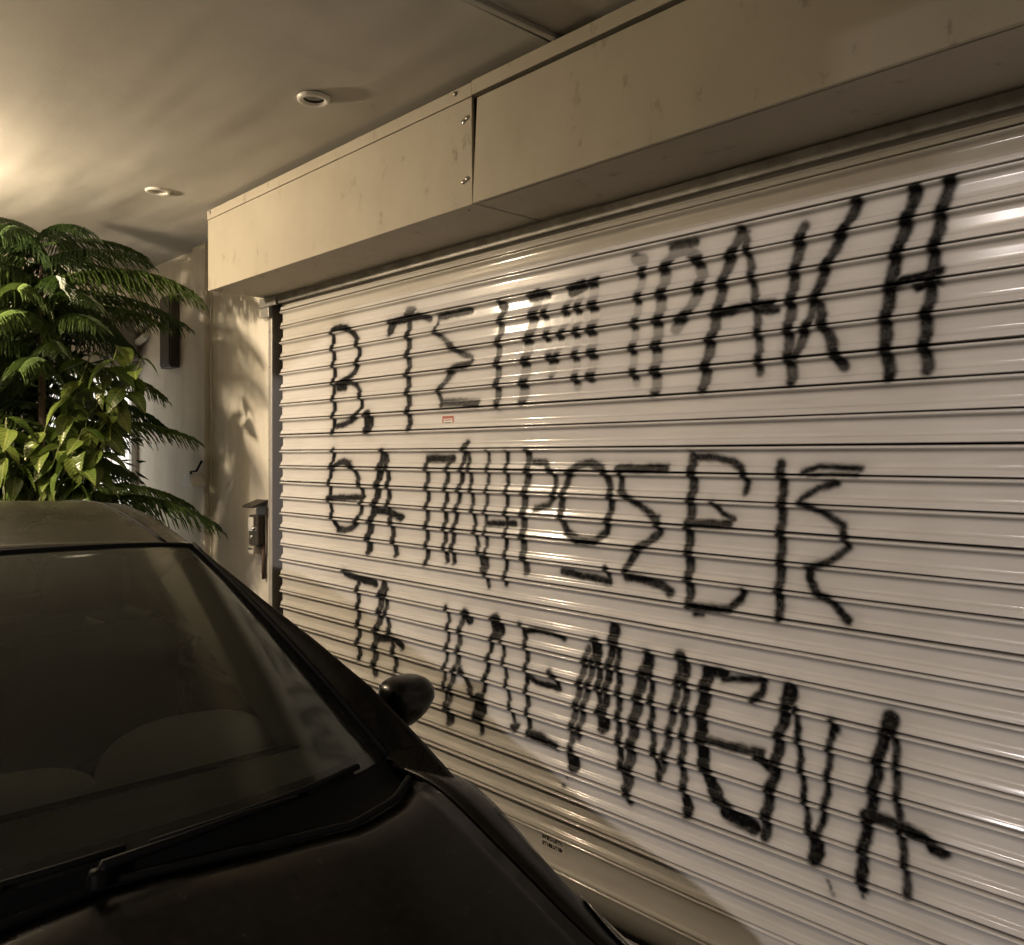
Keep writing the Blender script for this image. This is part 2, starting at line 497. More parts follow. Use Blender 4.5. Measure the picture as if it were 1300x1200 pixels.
col_ = empty('shade_pier', (-3.0, -2.93, 0))  # added out of view to block street lamp light from wall and plants
tag(col_, 'unseen broad plastered pier added to keep street light off the wall', 'pier')
wpart('shaft', MB().box(-3.95, -1.75, -3.15, -2.70, 0, CZ + .2), M['plaster'], col_, bevel=.012)
wpart('plinth', MB().box(-3.975, -1.725, -3.175, -2.675, 0.002, .12), M['plaster'], col_, bevel=.008)
wpart('beam', MB().box(-3.95, -1.75, -3.15, -1.83, CZ + .01, CZ + .4), M['plaster'], col_)

# downlights recessed in the ceiling (unlit)
def downlight():
    r = empty('downlight', (0, 0, 0))
    a = MB().lathe([(.036, -.001), (.04, -.008), (.050, -.011), (.057, -.007), (.0585, .004)], seg=32).build('trim_ring', M['white_plastic'], r, smooth=True)
    b = MB().lathe([(.0005, .028), (.028, .026), (.034, .012), (.037, -.002)], seg=28).build('reflector', M['black_void'], r, smooth=True)
    c = MB().lathe([(.0005, .004), (.014, .006), (.019, .016), (.02, .027)], seg=20).build('bulb', M['grey_plastic'], r, smooth=True)
    return r
d0 = downlight()
dl_labels = ['unlit round downlight in the ceiling nearest the fascia seam', 'unlit round downlight in the ceiling above the fascia corner', 'unlit round downlight in the ceiling just above the conifer']
for i, x in enumerate((-2.73, -4.18, -5.63)):
    d = d0 if i == 0 else copy_tree(d0)
    d.location = (x, -.625, CZ - .004)
    tag(d, dl_labels[i], 'downlight', 'row of ceiling downlights')

# ------------------------------------------------------------------ fascia box over the shutter
FX0, FX1, FS, FY, FB, FT = -4.27, 1.5, -2.195, -.341, 2.415, 2.82
fa = empty('fascia_box', (-2.2, -.2, FB))
tag(fa, 'long cream sheet fascia box housing the shutter roll', 'fascia')
wpart('front_panel', MB().prism([(FX0, FB), (FS - .001, FB), (FS - .004, FT - .047), (FX0, FT - .047)], 'y', FY, FY + .012), M['fascia'], fa, bevel=.0025)
wpart('front_panel', MB().prism([(FS + .003, FB + .001), (FX1, FB), (FX1, FT - .060), (FS + .026, FT - .060)], 'y', FY - .003, FY + .010), M['fascia'], fa, bevel=.0025)
wpart('trim_strip', MB().box(FX0 - .003, FS - .002, FY - .003, FY + .03, FT - .045, FT), M['fascia'], fa, bevel=.002)
wpart('trim_strip', MB().box(FS + .001, FX1, FY - .006, FY + .03, FT - .045, FT + .002), M['fascia'], fa, bevel=.002)
wpart('backing', MB().box(FX0 + .01, FX1, FY + .02, FY + .03, FB + .01, FT - .01), M['dark_rail'], fa)
wpart('underside_panel', MB().box(FX0 + .002, FS - .002, FY + .012, .002, FB + .002, FB + .014), M['fascia'], fa, bevel=.002)
wpart('underside_panel', MB().prism([(FS + .003, FY + .012), (FX1, FY + .012), (FX1, .004), (FS + .30, .004), (FS + .16, -.15)], 'z', FB, FB + .012), M['fascia'], fa, bevel=.002)
wpart('underside_panel', MB().prism([(FS + .003, FY + .016), (FS + .155, -.145), (FS + .295, .006), (FS + .003, .006)], 'z', FB + .003, FB + .014), M['fascia'], fa, bevel=.002)
wpart('end_panel', MB().box(FX0, FX0 + .012, FY + .012, .0, FB + .014, FT), M['fascia'], fa, bevel=.002)
scr = MB().lathe([(.0005, -.007), (.006, -.0065), (.0085, -.003), (.009, 0)], seg=12, axis='y')
for x, z, y, mt in ((-2.24, 2.70, FY, 'chrome'), (-2.222, 2.708, FY, 'chrome'), (-2.24, 2.498, FY, 'chrome'), (-2.222, 2.505, FY, 'chrome'), (-2.28, 2.806, FY - .003, 'galv'), (-4.235, 2.806, FY - .003, 'galv')):
    s_ = MB().lathe([(.0005, -.007), (.006, -.0065), (.0085, -.003), (.009, 0)], (x, y, z), 12, 'y')
    wpart('screw', s_, M[mt], fa, smooth=True)
for z in (2.74, 2.64, 2.54, 2.46):
    wpart('screw', MB().lathe([(.0005, -.006), (.005, -.0055), (.007, 0)], (FX0, FY + .012, z), 10, 'x'), M['galv'], fa, smooth=True)
for x, y in ((-4.2, -.30), (-2.26, -.30)):
    wpart('screw', MB().lathe([(.0005, -.006), (.005, -.0055), (.007, 0)], (x, y, FB + .002), 10, 'z'), M['galv'], fa, smooth=True)

# spray-paint strokes on the shutter: (width m, cover on the flat of the slat, lowered to paint in glare, [(x, z) m])
STROKES = [
    (0.0333, 1, [(-3.641,2.186),(-3.643,2.125),(-3.64,2.065),(-3.636,2.004),(-3.638,1.943),(-3.638,1.882),(-3.635,1.822),(-3.637,1.761),(-3.641,1.694)]),
    (0.032, 0.95, [(-3.641,2.186),(-3.587,2.193),(-3.528,2.183),(-3.474,2.158),(-3.433,2.116),(-3.415,2.061),(-3.431,2.006),(-3.47,1.962),(-3.524,1.938),(-3.583,1.922)]),
    (0.0392, 1, [(-3.603,1.907),(-3.542,1.909)]),
    (0.0274, 0.9, [(-3.603,1.902),(-3.546,1.922),(-3.487,1.926),(-3.434,1.905),(-3.398,1.859),(-3.398,1.805),(-3.438,1.764),(-3.494,1.743),(-3.554,1.729),(-3.614,1.721)]),
    (0.068, 1, [(-3.343,1.751),(-3.343,1.714)]),
    (0.0282, 1, [(-3.164,2.14),(-3.121,2.166),(-3.027,2.17),(-2.945,2.17),(-2.882,2.153)]),
    (0.0435, 0.35, [(-3.036,2.196),(-3.002,2.196)]),
    (0.0451, 1, [(-3.171,2.131),(-3.156,2.154)]),
    (0.035, 0.9, [(-3.027,2.165),(-3.032,2.112),(-3.031,2.064),(-3.036,2.011),(-3.033,1.963),(-3.034,1.907),(-3.032,1.856),(-3.03,1.805),(-3.032,1.758),(-3.024,1.701)]),
    (0.0275, 1, [(-2.819,2.15),(-2.714,2.152),(-2.614,2.152)]),
    (0.0189, 0.7, [(-2.827,2.137),(-2.843,2.096)]),
    (0.0261, 0.75, [(-2.843,2.091),(-2.774,2.047),(-2.714,2.008),(-2.656,1.98),(-2.617,1.971)]),
    (0.0204, 0.6, [(-2.617,1.971),(-2.607,1.949),(-2.642,1.938)]),
    (0.0298, 0.65, [(-2.628,1.942),(-2.714,1.934),(-2.751,1.909),(-2.789,1.874),(-2.816,1.847)]),
    (0.0255, 0.8, [(-2.822,1.834),(-2.797,1.79)]),
    (0.0314, 0.55, [(-2.797,1.797),(-2.685,1.794),(-2.572,1.784)]),
    (0.0343, 1, [(-2.438,2.154),(-2.418,2.142)]),
    (0.0328, 0.45, [(-2.422,2.147),(-2.439,2.088),(-2.451,2.023),(-2.454,1.963),(-2.457,1.897),(-2.457,1.84),(-2.457,1.775)]),
    (0.0449, 0.3, [(-2.235,2.16),(-2.259,2.103),(-2.277,2.045),(-2.291,1.979),(-2.301,1.919),(-2.309,1.858),(-2.315,1.791)]),
    (0.0307, 0.12, [(-2.205,2.151),(-2.202,2.08),(-2.19,1.998),(-2.172,1.913),(-2.165,1.871)]),
    (0.0298, 0.12, [(-2.15,1.917),(-2.125,1.992),(-2.101,2.073),(-2.073,2.158)]),
    (0.0312, 1, [(-2.277,2.158),(-2.187,2.159)]),
    (0.0309, 0.12, [(-2.028,2.162),(-2.04,2.095),(-2.047,2.028),(-2.05,1.96),(-2.054,1.893),(-2.049,1.821)]),
    (0.0378, 1, [(-2.073,2.153),(-2.011,2.165)]),
    (0.0398, 0.12, [(-1.971,2.159),(-1.971,2.075),(-1.978,1.997),(-1.971,1.912),(-1.981,1.849)]),
    (0.0215, 0.9, [(-1.978,2.172),(-1.945,2.175)]),
    (0.029, 0.1, [(-1.753,2.193),(-1.767,2.133),(-1.78,2.073),(-1.79,2.006),(-1.794,1.944),(-1.798,1.883),(-1.789,1.817)]),
    (0.0372, 0.3, [(-1.663,2.187),(-1.674,2.133),(-1.686,2.078),(-1.694,2.023),(-1.699,1.962),(-1.701,1.906),(-1.705,1.851),(-1.706,1.789)]),
    (0.0353, 0.3, [(-1.666,2.171),(-1.638,2.214),(-1.587,2.217),(-1.545,2.178),(-1.532,2.127),(-1.551,2.071),(-1.586,2.021),(-1.629,1.977)]),
    (0.0257, 0.5, [(-1.647,2.231),(-1.556,2.231)]),
    (0.0347, 0.25, [(-1.791,2.222),(-1.757,2.211)]),
    (0.0338, 0.42, [(-1.392,2.231),(-1.422,2.185),(-1.447,2.13),(-1.462,2.078),(-1.475,2.018),(-1.489,1.959),(-1.503,1.906),(-1.516,1.846),(-1.526,1.786)]),
    (0.0252, 0.42, [(-1.387,2.226),(-1.373,2.172),(-1.363,2.111),(-1.354,2.056),(-1.346,1.995),(-1.34,1.94),(-1.336,1.88),(-1.338,1.82)]),
    (0.013, 1, [(-1.408,2.236),(-1.372,2.23)]),
    (0.0238, 1, [(-1.492,1.996),(-1.392,2.012),(-1.291,2.012)]),
    (0.0191, 1, [(-1.346,1.992),(-1.281,1.989)]),
    (0.0311, 0.5, [(-1.2,2.208),(-1.213,2.154),(-1.226,2.094),(-1.234,2.033),(-1.241,1.971),(-1.245,1.91),(-1.243,1.848),(-1.235,1.787)]),
    (0.0301, 0.72, [(-1.044,2.247),(-1.066,2.206),(-1.096,2.158),(-1.131,2.097),(-1.149,2.053),(-1.167,2.005)]),
    (0.0277, 0.5, [(-1.167,2.005),(-1.181,1.955),(-1.2,1.91),(-1.223,1.856)]),
    (0.0301, 0.7, [(-1.154,1.986),(-1.147,1.943),(-1.122,1.889),(-1.105,1.846),(-1.087,1.819)]),
    (0.0323, 0.78, [(-0.897,2.243),(-0.912,2.19),(-0.933,2.133),(-0.948,2.08),(-0.959,2.02),(-0.968,1.96),(-0.973,1.905),(-0.972,1.844),(-0.963,1.784)]),
    (0.0305, 0.7, [(-0.812,2.26),(-0.827,2.207),(-0.843,2.147),(-0.852,2.093),(-0.857,2.032),(-0.864,1.971),(-0.871,1.916),(-0.876,1.855),(-0.87,1.794)]),
    (0.0255, 1, [(-0.967,1.997),(-0.926,2.02),(-0.839,2.031)]),
    (0.02, 0.9, [(-0.893,1.999),(-0.839,2.005)]),
    (0.0303, 1, [(-3.633,1.605),(-3.649,1.548),(-3.669,1.493),(-3.675,1.434),(-3.678,1.375),(-3.661,1.318),(-3.64,1.264),(-3.593,1.229)]),
    (0.03, 0.8, [(-3.648,1.517),(-3.601,1.543),(-3.548,1.553),(-3.497,1.543),(-3.454,1.512),(-3.422,1.468),(-3.397,1.419),(-3.391,1.368),(-3.406,1.316),(-3.436,1.272),(-3.48,1.244),(-3.533,1.23),(-3.593,1.229)]),
    (0.027, 1, [(-3.693,1.376),(-3.384,1.389)]),
    (0.0459, 0.9, [(-3.219,1.587),(-3.237,1.535),(-3.256,1.483),(-3.27,1.429),(-3.284,1.37),(-3.303,1.318),(-3.321,1.266),(-3.336,1.213),(-3.335,1.152)]),
    (0.0334, 0.85, [(-3.2,1.576),(-3.189,1.515),(-3.183,1.454),(-3.186,1.393),(-3.176,1.335),(-3.154,1.278),(-3.143,1.218),(-3.126,1.152)]),
    (0.0306, 1, [(-3.295,1.335),(-3.172,1.33),(-3.081,1.311)]),
    (0.0315, 1, [(-2.886,1.568),(-2.729,1.568)]),
    (0.0287, 0.85, [(-2.899,1.571),(-2.899,1.513),(-2.898,1.459),(-2.898,1.404),(-2.9,1.349),(-2.9,1.294),(-2.899,1.239),(-2.9,1.187),(-2.908,1.131)]),
    (0.0272, 0.9, [(-2.742,1.566),(-2.763,1.52),(-2.771,1.47),(-2.774,1.415),(-2.777,1.364),(-2.777,1.315),(-2.777,1.262),(-2.781,1.212),(-2.771,1.154)]),
    (0.0296, 1, [(-2.638,1.628),(-2.658,1.608)]),
    (0.0281, 0.9, [(-2.654,1.592),(-2.666,1.54),(-2.677,1.484),(-2.689,1.433),(-2.701,1.375),(-2.711,1.323),(-2.723,1.265),(-2.731,1.212),(-2.726,1.153)]),
    (0.024, 0.85, [(-2.634,1.592),(-2.626,1.537),(-2.618,1.483),(-2.611,1.428),(-2.603,1.367),(-2.591,1.312),(-2.58,1.256),(-2.565,1.2),(-2.547,1.138)]),
    (0.0216, 0.65, [(-2.512,1.592),(-2.511,1.542),(-2.517,1.485),(-2.522,1.427),(-2.526,1.369),(-2.528,1.309),(-2.521,1.251),(-2.524,1.191),(-2.526,1.133),(-2.512,1.076)]),
    (0.0386, 0.8, [(-2.539,1.18),(-2.531,1.14)]),
    (0.0233, 0.95, [(-2.403,1.591),(-2.405,1.54),(-2.406,1.484),(-2.407,1.427),(-2.409,1.375),(-2.409,1.317),(-2.41,1.26),(-2.411,1.209),(-2.414,1.153),(-2.414,1.097)]),
    (0.0245, 1, [(-2.516,1.318),(-2.367,1.327)]),
    (0.0335, 0.6, [(-2.289,1.591),(-2.287,1.536),(-2.302,1.477),(-2.312,1.412),(-2.315,1.351),(-2.316,1.284),(-2.315,1.223),(-2.303,1.157)]),
    (0.0236, 0.8, [(-2.262,1.557),(-2.198,1.555),(-2.157,1.509),(-2.151,1.445),(-2.19,1.402),(-2.255,1.386)]),
    (0.0284, 0.85, [(-1.982,1.556),(-2.05,1.543),(-2.09,1.509),(-2.108,1.458),(-2.125,1.406),(-2.119,1.355),(-2.096,1.314),(-2.038,1.288),(-1.96,1.291),(-1.912,1.326),(-1.896,1.383),(-1.89,1.44),(-1.906,1.496),(-1.928,1.536),(-1.982,1.556)]),
    (0.0263, 0.9, [(-2.119,1.172),(-2.038,1.167),(-1.906,1.16)]),
    (0.0235, 1, [(-1.912,1.204),(-1.901,1.157)]),
    (0.0275, 1, [(-1.859,1.537),(-1.662,1.541)]),
    (0.0246, 0.85, [(-1.849,1.529),(-1.854,1.465),(-1.823,1.446),(-1.758,1.41),(-1.699,1.374)]),
    (0.0276, 0.85, [(-1.699,1.378),(-1.69,1.34),(-1.728,1.307),(-1.778,1.28),(-1.808,1.238),(-1.828,1.204)]),
    (0.0301, 0.8, [(-1.828,1.184),(-1.748,1.181),(-1.69,1.172),(-1.652,1.153)]),
    (0.0321, 0.78, [(-1.566,1.577),(-1.566,1.522),(-1.568,1.467),(-1.572,1.412),(-1.577,1.351),(-1.577,1.296),(-1.577,1.241),(-1.578,1.186),(-1.575,1.125)]),
    (0.0228, 0.9, [(-1.557,1.577),(-1.483,1.574),(-1.425,1.563),(-1.392,1.542),(-1.376,1.5),(-1.384,1.475)]),
    (0.0245, 1, [(-1.584,1.373),(-1.433,1.379)]),
    (0.0188, 0.9, [(-1.492,1.436),(-1.462,1.409),(-1.425,1.393)]),
    (0.0248, 1, [(-1.579,1.125),(-1.518,1.121),(-1.433,1.13),(-1.4,1.161),(-1.388,1.184)]),
    (0.016, 0.8, [(-1.561,1.095),(-1.531,1.098)]),
    (0.0287, 0.8, [(-1.268,1.557),(-1.263,1.496),(-1.264,1.435),(-1.266,1.373),(-1.265,1.312),(-1.27,1.251),(-1.274,1.19),(-1.272,1.129)]),
    (0.0181, 1, [(-1.199,1.534),(-1.153,1.551),(-1.038,1.546)]),
    (0.0117, 1, [(-1.181,1.525),(-1.132,1.532),(-1.045,1.53)]),
    (0.0202, 0.85, [(-1.105,1.507),(-1.16,1.492),(-1.202,1.464),(-1.209,1.451)]),
    (0.0211, 0.82, [(-1.209,1.451),(-1.145,1.427),(-1.088,1.395),(-1.071,1.339),(-1.118,1.3),(-1.181,1.274)]),
    (0.0244, 0.9, [(-1.184,1.273),(-1.184,1.24),(-1.16,1.21),(-1.118,1.189),(-1.091,1.16),(-1.071,1.144)]),
    (0.0345, 1, [(-3.54,1.027),(-3.446,1.016),(-3.286,1.003)]),
    (0.0326, 0.9, [(-3.425,1.004),(-3.425,0.943),(-3.421,0.883),(-3.429,0.823),(-3.418,0.766),(-3.426,0.71),(-3.409,0.649)]),
    (0.0424, 0.7, [(-3.219,1.004),(-3.238,0.947),(-3.242,0.886),(-3.261,0.83),(-3.285,0.767),(-3.281,0.713),(-3.289,0.663),(-3.29,0.603)]),
    (0.0299, 0.8, [(-3.2,0.985),(-3.195,0.924),(-3.199,0.867),(-3.178,0.814),(-3.158,0.759),(-3.132,0.705),(-3.12,0.645)]),
    (0.0312, 1, [(-3.266,0.76),(-3.135,0.775),(-3.081,0.752)]),
    (0.0226, 0.75, [(-2.767,0.965),(-2.756,0.917),(-2.761,0.866),(-2.766,0.816),(-2.771,0.765),(-2.78,0.707),(-2.784,0.657),(-2.774,0.61),(-2.779,0.564),(-2.759,0.511)]),
    (0.0459, 0.9, [(-2.754,0.533),(-2.75,0.51)]),
    (0.0294, 0.6, [(-2.646,0.962),(-2.677,0.911),(-2.689,0.858),(-2.696,0.802),(-2.701,0.748),(-2.727,0.694),(-2.741,0.637),(-2.759,0.574)]),
    (0.0451, 1, [(-2.638,0.948),(-2.63,0.936)]),
    (0.0276, 0.85, [(-2.683,0.727),(-2.65,0.696),(-2.626,0.664),(-2.594,0.63),(-2.566,0.599),(-2.57,0.563),(-2.554,0.536),(-2.554,0.505)]),
    (0.0625, 1, [(-2.558,0.622),(-2.57,0.568)]),
    (0.0654, 1, [(-2.463,0.941),(-2.459,0.917)]),
    (0.0253, 0.9, [(-2.478,0.904),(-2.499,0.848),(-2.514,0.79),(-2.526,0.725),(-2.537,0.667),(-2.562,0.605)]),
    (0.021, 0.85, [(-2.448,0.914),(-2.43,0.857),(-2.423,0.792),(-2.41,0.734),(-2.394,0.672),(-2.38,0.616),(-2.36,0.56)]),
    (0.0229, 1, [(-2.374,0.569),(-2.349,0.573)]),
    (0.0244, 0.9, [(-2.324,0.954),(-2.307,0.906),(-2.297,0.85),(-2.301,0.793),(-2.299,0.74),(-2.293,0.682),(-2.293,0.626),(-2.286,0.568)]),
    (0.0233, 1, [(-2.303,0.935),(-2.241,0.947),(-2.174,0.947),(-2.113,0.938)]),
    (0.0244, 1, [(-2.296,0.773),(-2.255,0.756),(-2.194,0.756),(-2.135,0.756)]),
    (0.0234, 1, [(-2.181,0.808),(-2.148,0.786),(-2.135,0.761)]),
    (0.0312, 1, [(-2.286,0.563),(-2.228,0.563),(-2.148,0.549)]),
    (0.0281, 0.5, [(-1.996,0.918),(-2.011,0.865),(-2.029,0.806),(-2.043,0.746),(-2.055,0.692),(-2.068,0.632),(-2.076,0.572),(-2.067,0.512)]),
    (0.0515, 1, [(-2.071,0.527),(-2.064,0.507)]),
    (0.0276, 0.5, [(-1.968,0.941),(-1.976,0.874),(-1.989,0.809),(-2.011,0.739),(-2.023,0.673),(-2.046,0.604)]),
    (0.0438, 1, [(-1.96,0.945),(-1.958,0.906)]),
    (0.0279, 0.9, [(-1.952,0.925),(-1.944,0.867),(-1.948,0.794),(-1.94,0.736),(-1.928,0.679)]),
    (0.031, 0.9, [(-1.878,1.008),(-1.889,0.941),(-1.901,0.875),(-1.911,0.808),(-1.92,0.74),(-1.928,0.667)]),
    (0.0434, 1, [(-1.878,1.005),(-1.879,0.967)]),
    (0.0489, 1, [(-1.931,0.714),(-1.926,0.674)]),
    (0.0269, 0.85, [(-1.869,0.98),(-1.865,0.925),(-1.861,0.864),(-1.859,0.803),(-1.859,0.742),(-1.859,0.687),(-1.857,0.625),(-1.85,0.565),(-1.832,0.508),(-1.814,0.451)]),
    (0.0389, 0.7, [(-1.737,0.932),(-1.76,0.875),(-1.775,0.816),(-1.786,0.749),(-1.797,0.689),(-1.807,0.622),(-1.817,0.561),(-1.825,0.494)]),
    (0.0398, 1, [(-1.737,0.938),(-1.741,0.898)]),
    (0.025, 0.9, [(-1.73,0.905),(-1.724,0.838),(-1.723,0.771),(-1.721,0.697),(-1.71,0.631),(-1.688,0.561)]),
    (0.0271, 0.6, [(-1.606,0.96),(-1.617,0.9),(-1.63,0.834),(-1.642,0.767),(-1.654,0.707),(-1.67,0.642),(-1.688,0.577)]),
    (0.0452, 0.85, [(-1.605,0.955),(-1.601,0.906)]),
    (0.0274, 0.7, [(-1.593,0.913),(-1.593,0.852),(-1.596,0.791),(-1.599,0.73),(-1.604,0.669),(-1.603,0.608),(-1.597,0.547),(-1.583,0.481)]),
    (0.0353, 1, [(-1.59,0.517),(-1.581,0.487)]),
    (0.0402, 1, [(-1.512,0.93),(-1.52,0.876),(-1.531,0.816),(-1.535,0.762),(-1.533,0.702),(-1.524,0.648),(-1.5,0.593),(-1.466,0.552),(-1.415,0.522),(-1.356,0.51)]),
    (0.0436, 1, [(-1.448,0.525),(-1.362,0.511)]),
    (0.033, 1, [(-1.519,0.932),(-1.455,0.935)]),
    (0.0214, 1, [(-1.461,0.915),(-1.392,0.931),(-1.321,0.937)]),
    (0.0254, 0.95, [(-1.326,0.938),(-1.329,0.901),(-1.356,0.877)]),
    (0.0231, 0.95, [(-1.512,0.726),(-1.442,0.727),(-1.38,0.729),(-1.326,0.734)]),
    (0.0354, 0.95, [(-1.338,0.721),(-1.309,0.697)]),
    (0.033, 0.85, [(-1.241,0.909),(-1.257,0.856),(-1.271,0.797),(-1.278,0.736),(-1.289,0.682),(-1.304,0.623),(-1.314,0.562),(-1.318,0.501)]),
    (0.043, 1, [(-1.241,0.929),(-1.246,0.902)]),
    (0.0207, 0.9, [(-1.224,0.882),(-1.218,0.821),(-1.209,0.756),(-1.204,0.696),(-1.195,0.629),(-1.186,0.569),(-1.17,0.504)]),
    (0.0211, 0.9, [(-1.117,0.87),(-1.122,0.804),(-1.127,0.738),(-1.132,0.672),(-1.142,0.607),(-1.159,0.543)]),
    (0.04, 1, [(-1.162,0.542),(-1.164,0.489)]),
    (0.0259, 0.95, [(-1.115,0.863),(-1.109,0.847)]),
    (0.0306, 0.95, [(-0.961,0.904),(-0.981,0.853),(-0.99,0.799),(-1.0,0.738),(-1.008,0.684),(-1.018,0.629),(-1.03,0.569),(-1.035,0.514),(-1.034,0.453)]),
    (0.0223, 0.75, [(-0.954,0.899),(-0.949,0.844),(-0.945,0.782),(-0.944,0.721),(-0.94,0.665),(-0.932,0.604),(-0.923,0.544),(-0.916,0.483)]),
    (0.0266, 1, [(-1.026,0.648),(-0.972,0.65),(-0.916,0.643),(-0.869,0.634),(-0.832,0.612)]),
    (0.0352, 1, [(-0.859,0.617),(-0.839,0.613)]),
    (0.0412, 1, [(-0.961,0.908),(-0.963,0.89)]),
    (0.0103, 1, [(-1.124,0.424),(-1.122,0.417)]),
    (0.0076, 1, [(-1.116,0.411),(-1.111,0.41)]),
    (0.0075, 1, [(-1.131,0.435),(-1.129,0.433)]),
    (0.0097, 1, [(-1.691,0.57),(-1.688,0.566)]),
    (0.0099, 1, [(-1.682,0.546),(-1.679,0.544)]),
    (0.0124, 1, [(-2.099,0.454),(-2.096,0.45)]),
    (0.0103, 1, [(-2.115,0.42),(-2.107,0.419)]),
    (0.0251, 0.8, [(-1.812,0.468),(-1.809,0.454)]),
    (0.0117, 0.9, [(-1.036,0.436),(-1.034,0.429)]),
]

# ------------------------------------------------------------------ roller shutter
SX0, SX1, SXV = -4.152, 1.25, -.42      # slats' ends; paint only left of SXV
PITCH, Z8, FACE = .0811, 1.609, .012
sh = empty('roller_shutter', (-1.5, 0, 0))
tag(sh, 'closed white roller shutter with black spray-painted capital letters', 'shutter')
PROF = [(0, -.010), (.0008, -.004), (.0013, .006), (.0025, .0135), (.0045, .0180), (.0070, .0195), (.0095, .0182), (.0118, .0145), (.0136, .0090), (.0152, .0040), (.0175, .0012), (.021, .0002), (.0255, 0),
        (.030, 0), (.034, 0), (.038, 0), (.042, 0), (.046, 0), (.050, 0), (.054, .0004), (.0575, .0018), (.0595, .0042), (.0615, .0078), (.064, .0092),
        (.0675, .0102), (.0705, .0112), (.0735, .0124), (.0760, .0132), (.0778, .0120), (.0788, .007), (.0794, -.001), (.0800, -.010)]
PT = np.array([p[0] for p in PROF]); PP = np.array([p[1] for p in PROF])


def seg_dist(px, pz, a, b):
    ax, az = a; bx, bz = b
    dx, dz = bx - ax, bz - az
    l2 = dx * dx + dz * dz + 1e-12
    t = np.clip(((px - ax) * dx + (pz - az) * dz) / l2, 0, 1)
    return np.hypot(px - ax - t * dx, pz - az - t * dz)


def wob(x, z, s):        # cheap smooth pseudo-noise for stroke edges
    return (np.sin(x * 61 * s + 3.1 * np.sin(z * 37 * s)) + np.sin(z * 83 * s + 2.3 * np.sin(x * 47 * s))) * .25


def paint_density(x, z, gt):
    d = np.zeros_like(x)
    zmin, zmax = z.min(), z.max()
    for w, fo, pts in STROKES:
        fo = fo ** .38 if fo < .35 else .62 + .38 * fo ** .5
        zs = [p[1] for p in pts]; xs = [p[0] for p in pts]
        pad = w / 2 + .07
        if min(zs) - pad > zmax or max(zs) + pad < zmin: continue
        sel = (x > min(xs) - pad) & (x < max(xs) + pad)
        if not sel.any(): continue
        px, pz = x[sel], z[sel]
        dist = np.full_like(px, 9.)
        for a, b in zip(pts[:-1], pts[1:]):
            dist = np.minimum(dist, seg_dist(px, pz, a, b))
        dist = dist + .0035 * wob(px, pz, 1.0) + .002 * wob(px + 3, pz, 2.7)
        hw = w * .63
        core = np.clip((hw + .009 - dist) / .019, 0, 1); core = core * core * (3 - 2 * core)
        halo = .24 * np.exp(-np.clip(dist - hw, 0, None) / .017)
        face = fo + (1 - fo) * gt[sel]  # thinner cover on the flats puts glare into the paint density
        d[sel] = np.maximum(d[sel], np.maximum(core * face, halo * (.4 + .6 * face)))
    return d


def dirt_shade_amount(x, z, t):  # slat shading painted in: grooves and under beads; plus dirt near the floor
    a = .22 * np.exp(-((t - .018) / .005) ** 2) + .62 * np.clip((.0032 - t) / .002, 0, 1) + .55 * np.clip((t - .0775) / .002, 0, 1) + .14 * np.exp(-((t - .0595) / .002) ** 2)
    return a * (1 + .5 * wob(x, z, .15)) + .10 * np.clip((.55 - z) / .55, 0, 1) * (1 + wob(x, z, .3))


def slat_y(k, x):
    ph = k * 1.7
    return FACE + .0016 * np.sin(.9 * x + ph) + .0009 * np.sin(2.7 * x + 2.1 * ph) + .0005 * np.sin(7.1 * x + 3.3 * ph)


def make_slat(k, painted):
    ztop = Z8 - (k - 8) * PITCH
    if painted:
        xs = np.concatenate([np.linspace(SX0, SXV, 900), np.linspace(SXV, SX1, 20)[1:]])
    else:
        xs = np.linspace(SX0, SX1, 140)
    nx, nt_ = len(xs), len(PT)
    X = np.repeat(xs[None, :], nt_, 0); T = np.repeat(PT[:, None], nx, 1); Pp = np.repeat(PP[:, None], nx, 1)
    # each slat lies a little unevenly
    ph = k * 1.7
    Y = slat_y(k, X) - Pp
    Z = ztop - T + .0007 * np.sin(1.3 * X + 1.3 * ph)
    co = np.stack([X, Y, Z], -1).reshape(-1, 3)
    idx = np.arange(nx * nt_).reshape(nt_, nx)
    q = np.stack([idx[:-1, :-1], idx[1:, :-1], idx[1:, 1:], idx[:-1, 1:]], -1).reshape(-1, 4)
    me = bpy.data.meshes.new('slat')
    me.vertices.add(len(co)); me.vertices.foreach_set('co', co.ravel())
    me.loops.add(q.size); me.loops.foreach_set('vertex_index', q.ravel().astype(np.int32))
    me.polygons.add(len(q)); me.polygons.foreach_set('loop_start', np.arange(0, q.size, 4, dtype=np.int32))
    me.polygons.foreach_set('use_smooth', np.ones(len(q), dtype=bool))
    me.update(calc_edges=True)
    xf, zf, tf = X.ravel(), Z.ravel(), T.ravel()
    di = me.attributes.new('dirt_shade', 'FLOAT', 'POINT'); di.data.foreach_set('value', np.clip(dirt_shade_amount(xf, zf, tf), 0, 1).astype(np.float32))
    if painted:
        gt = np.clip((.034 - tf) / .010, 0, 1) + np.clip((tf - .064) / .008, 0, 1)
        gt = np.clip(gt, 0, 1)
        pa = me.attributes.new('paint', 'FLOAT', 'POINT'); pa.data.foreach_set('value', paint_density(xf, zf, gt).astype(np.float32))
    o = link_mesh('slat', me, M['shutter_painted'] if painted else M['shutter'], sh)
    o.matrix_parent_inverse = Matrix.Translation(-Vector(sh.location))
    return o


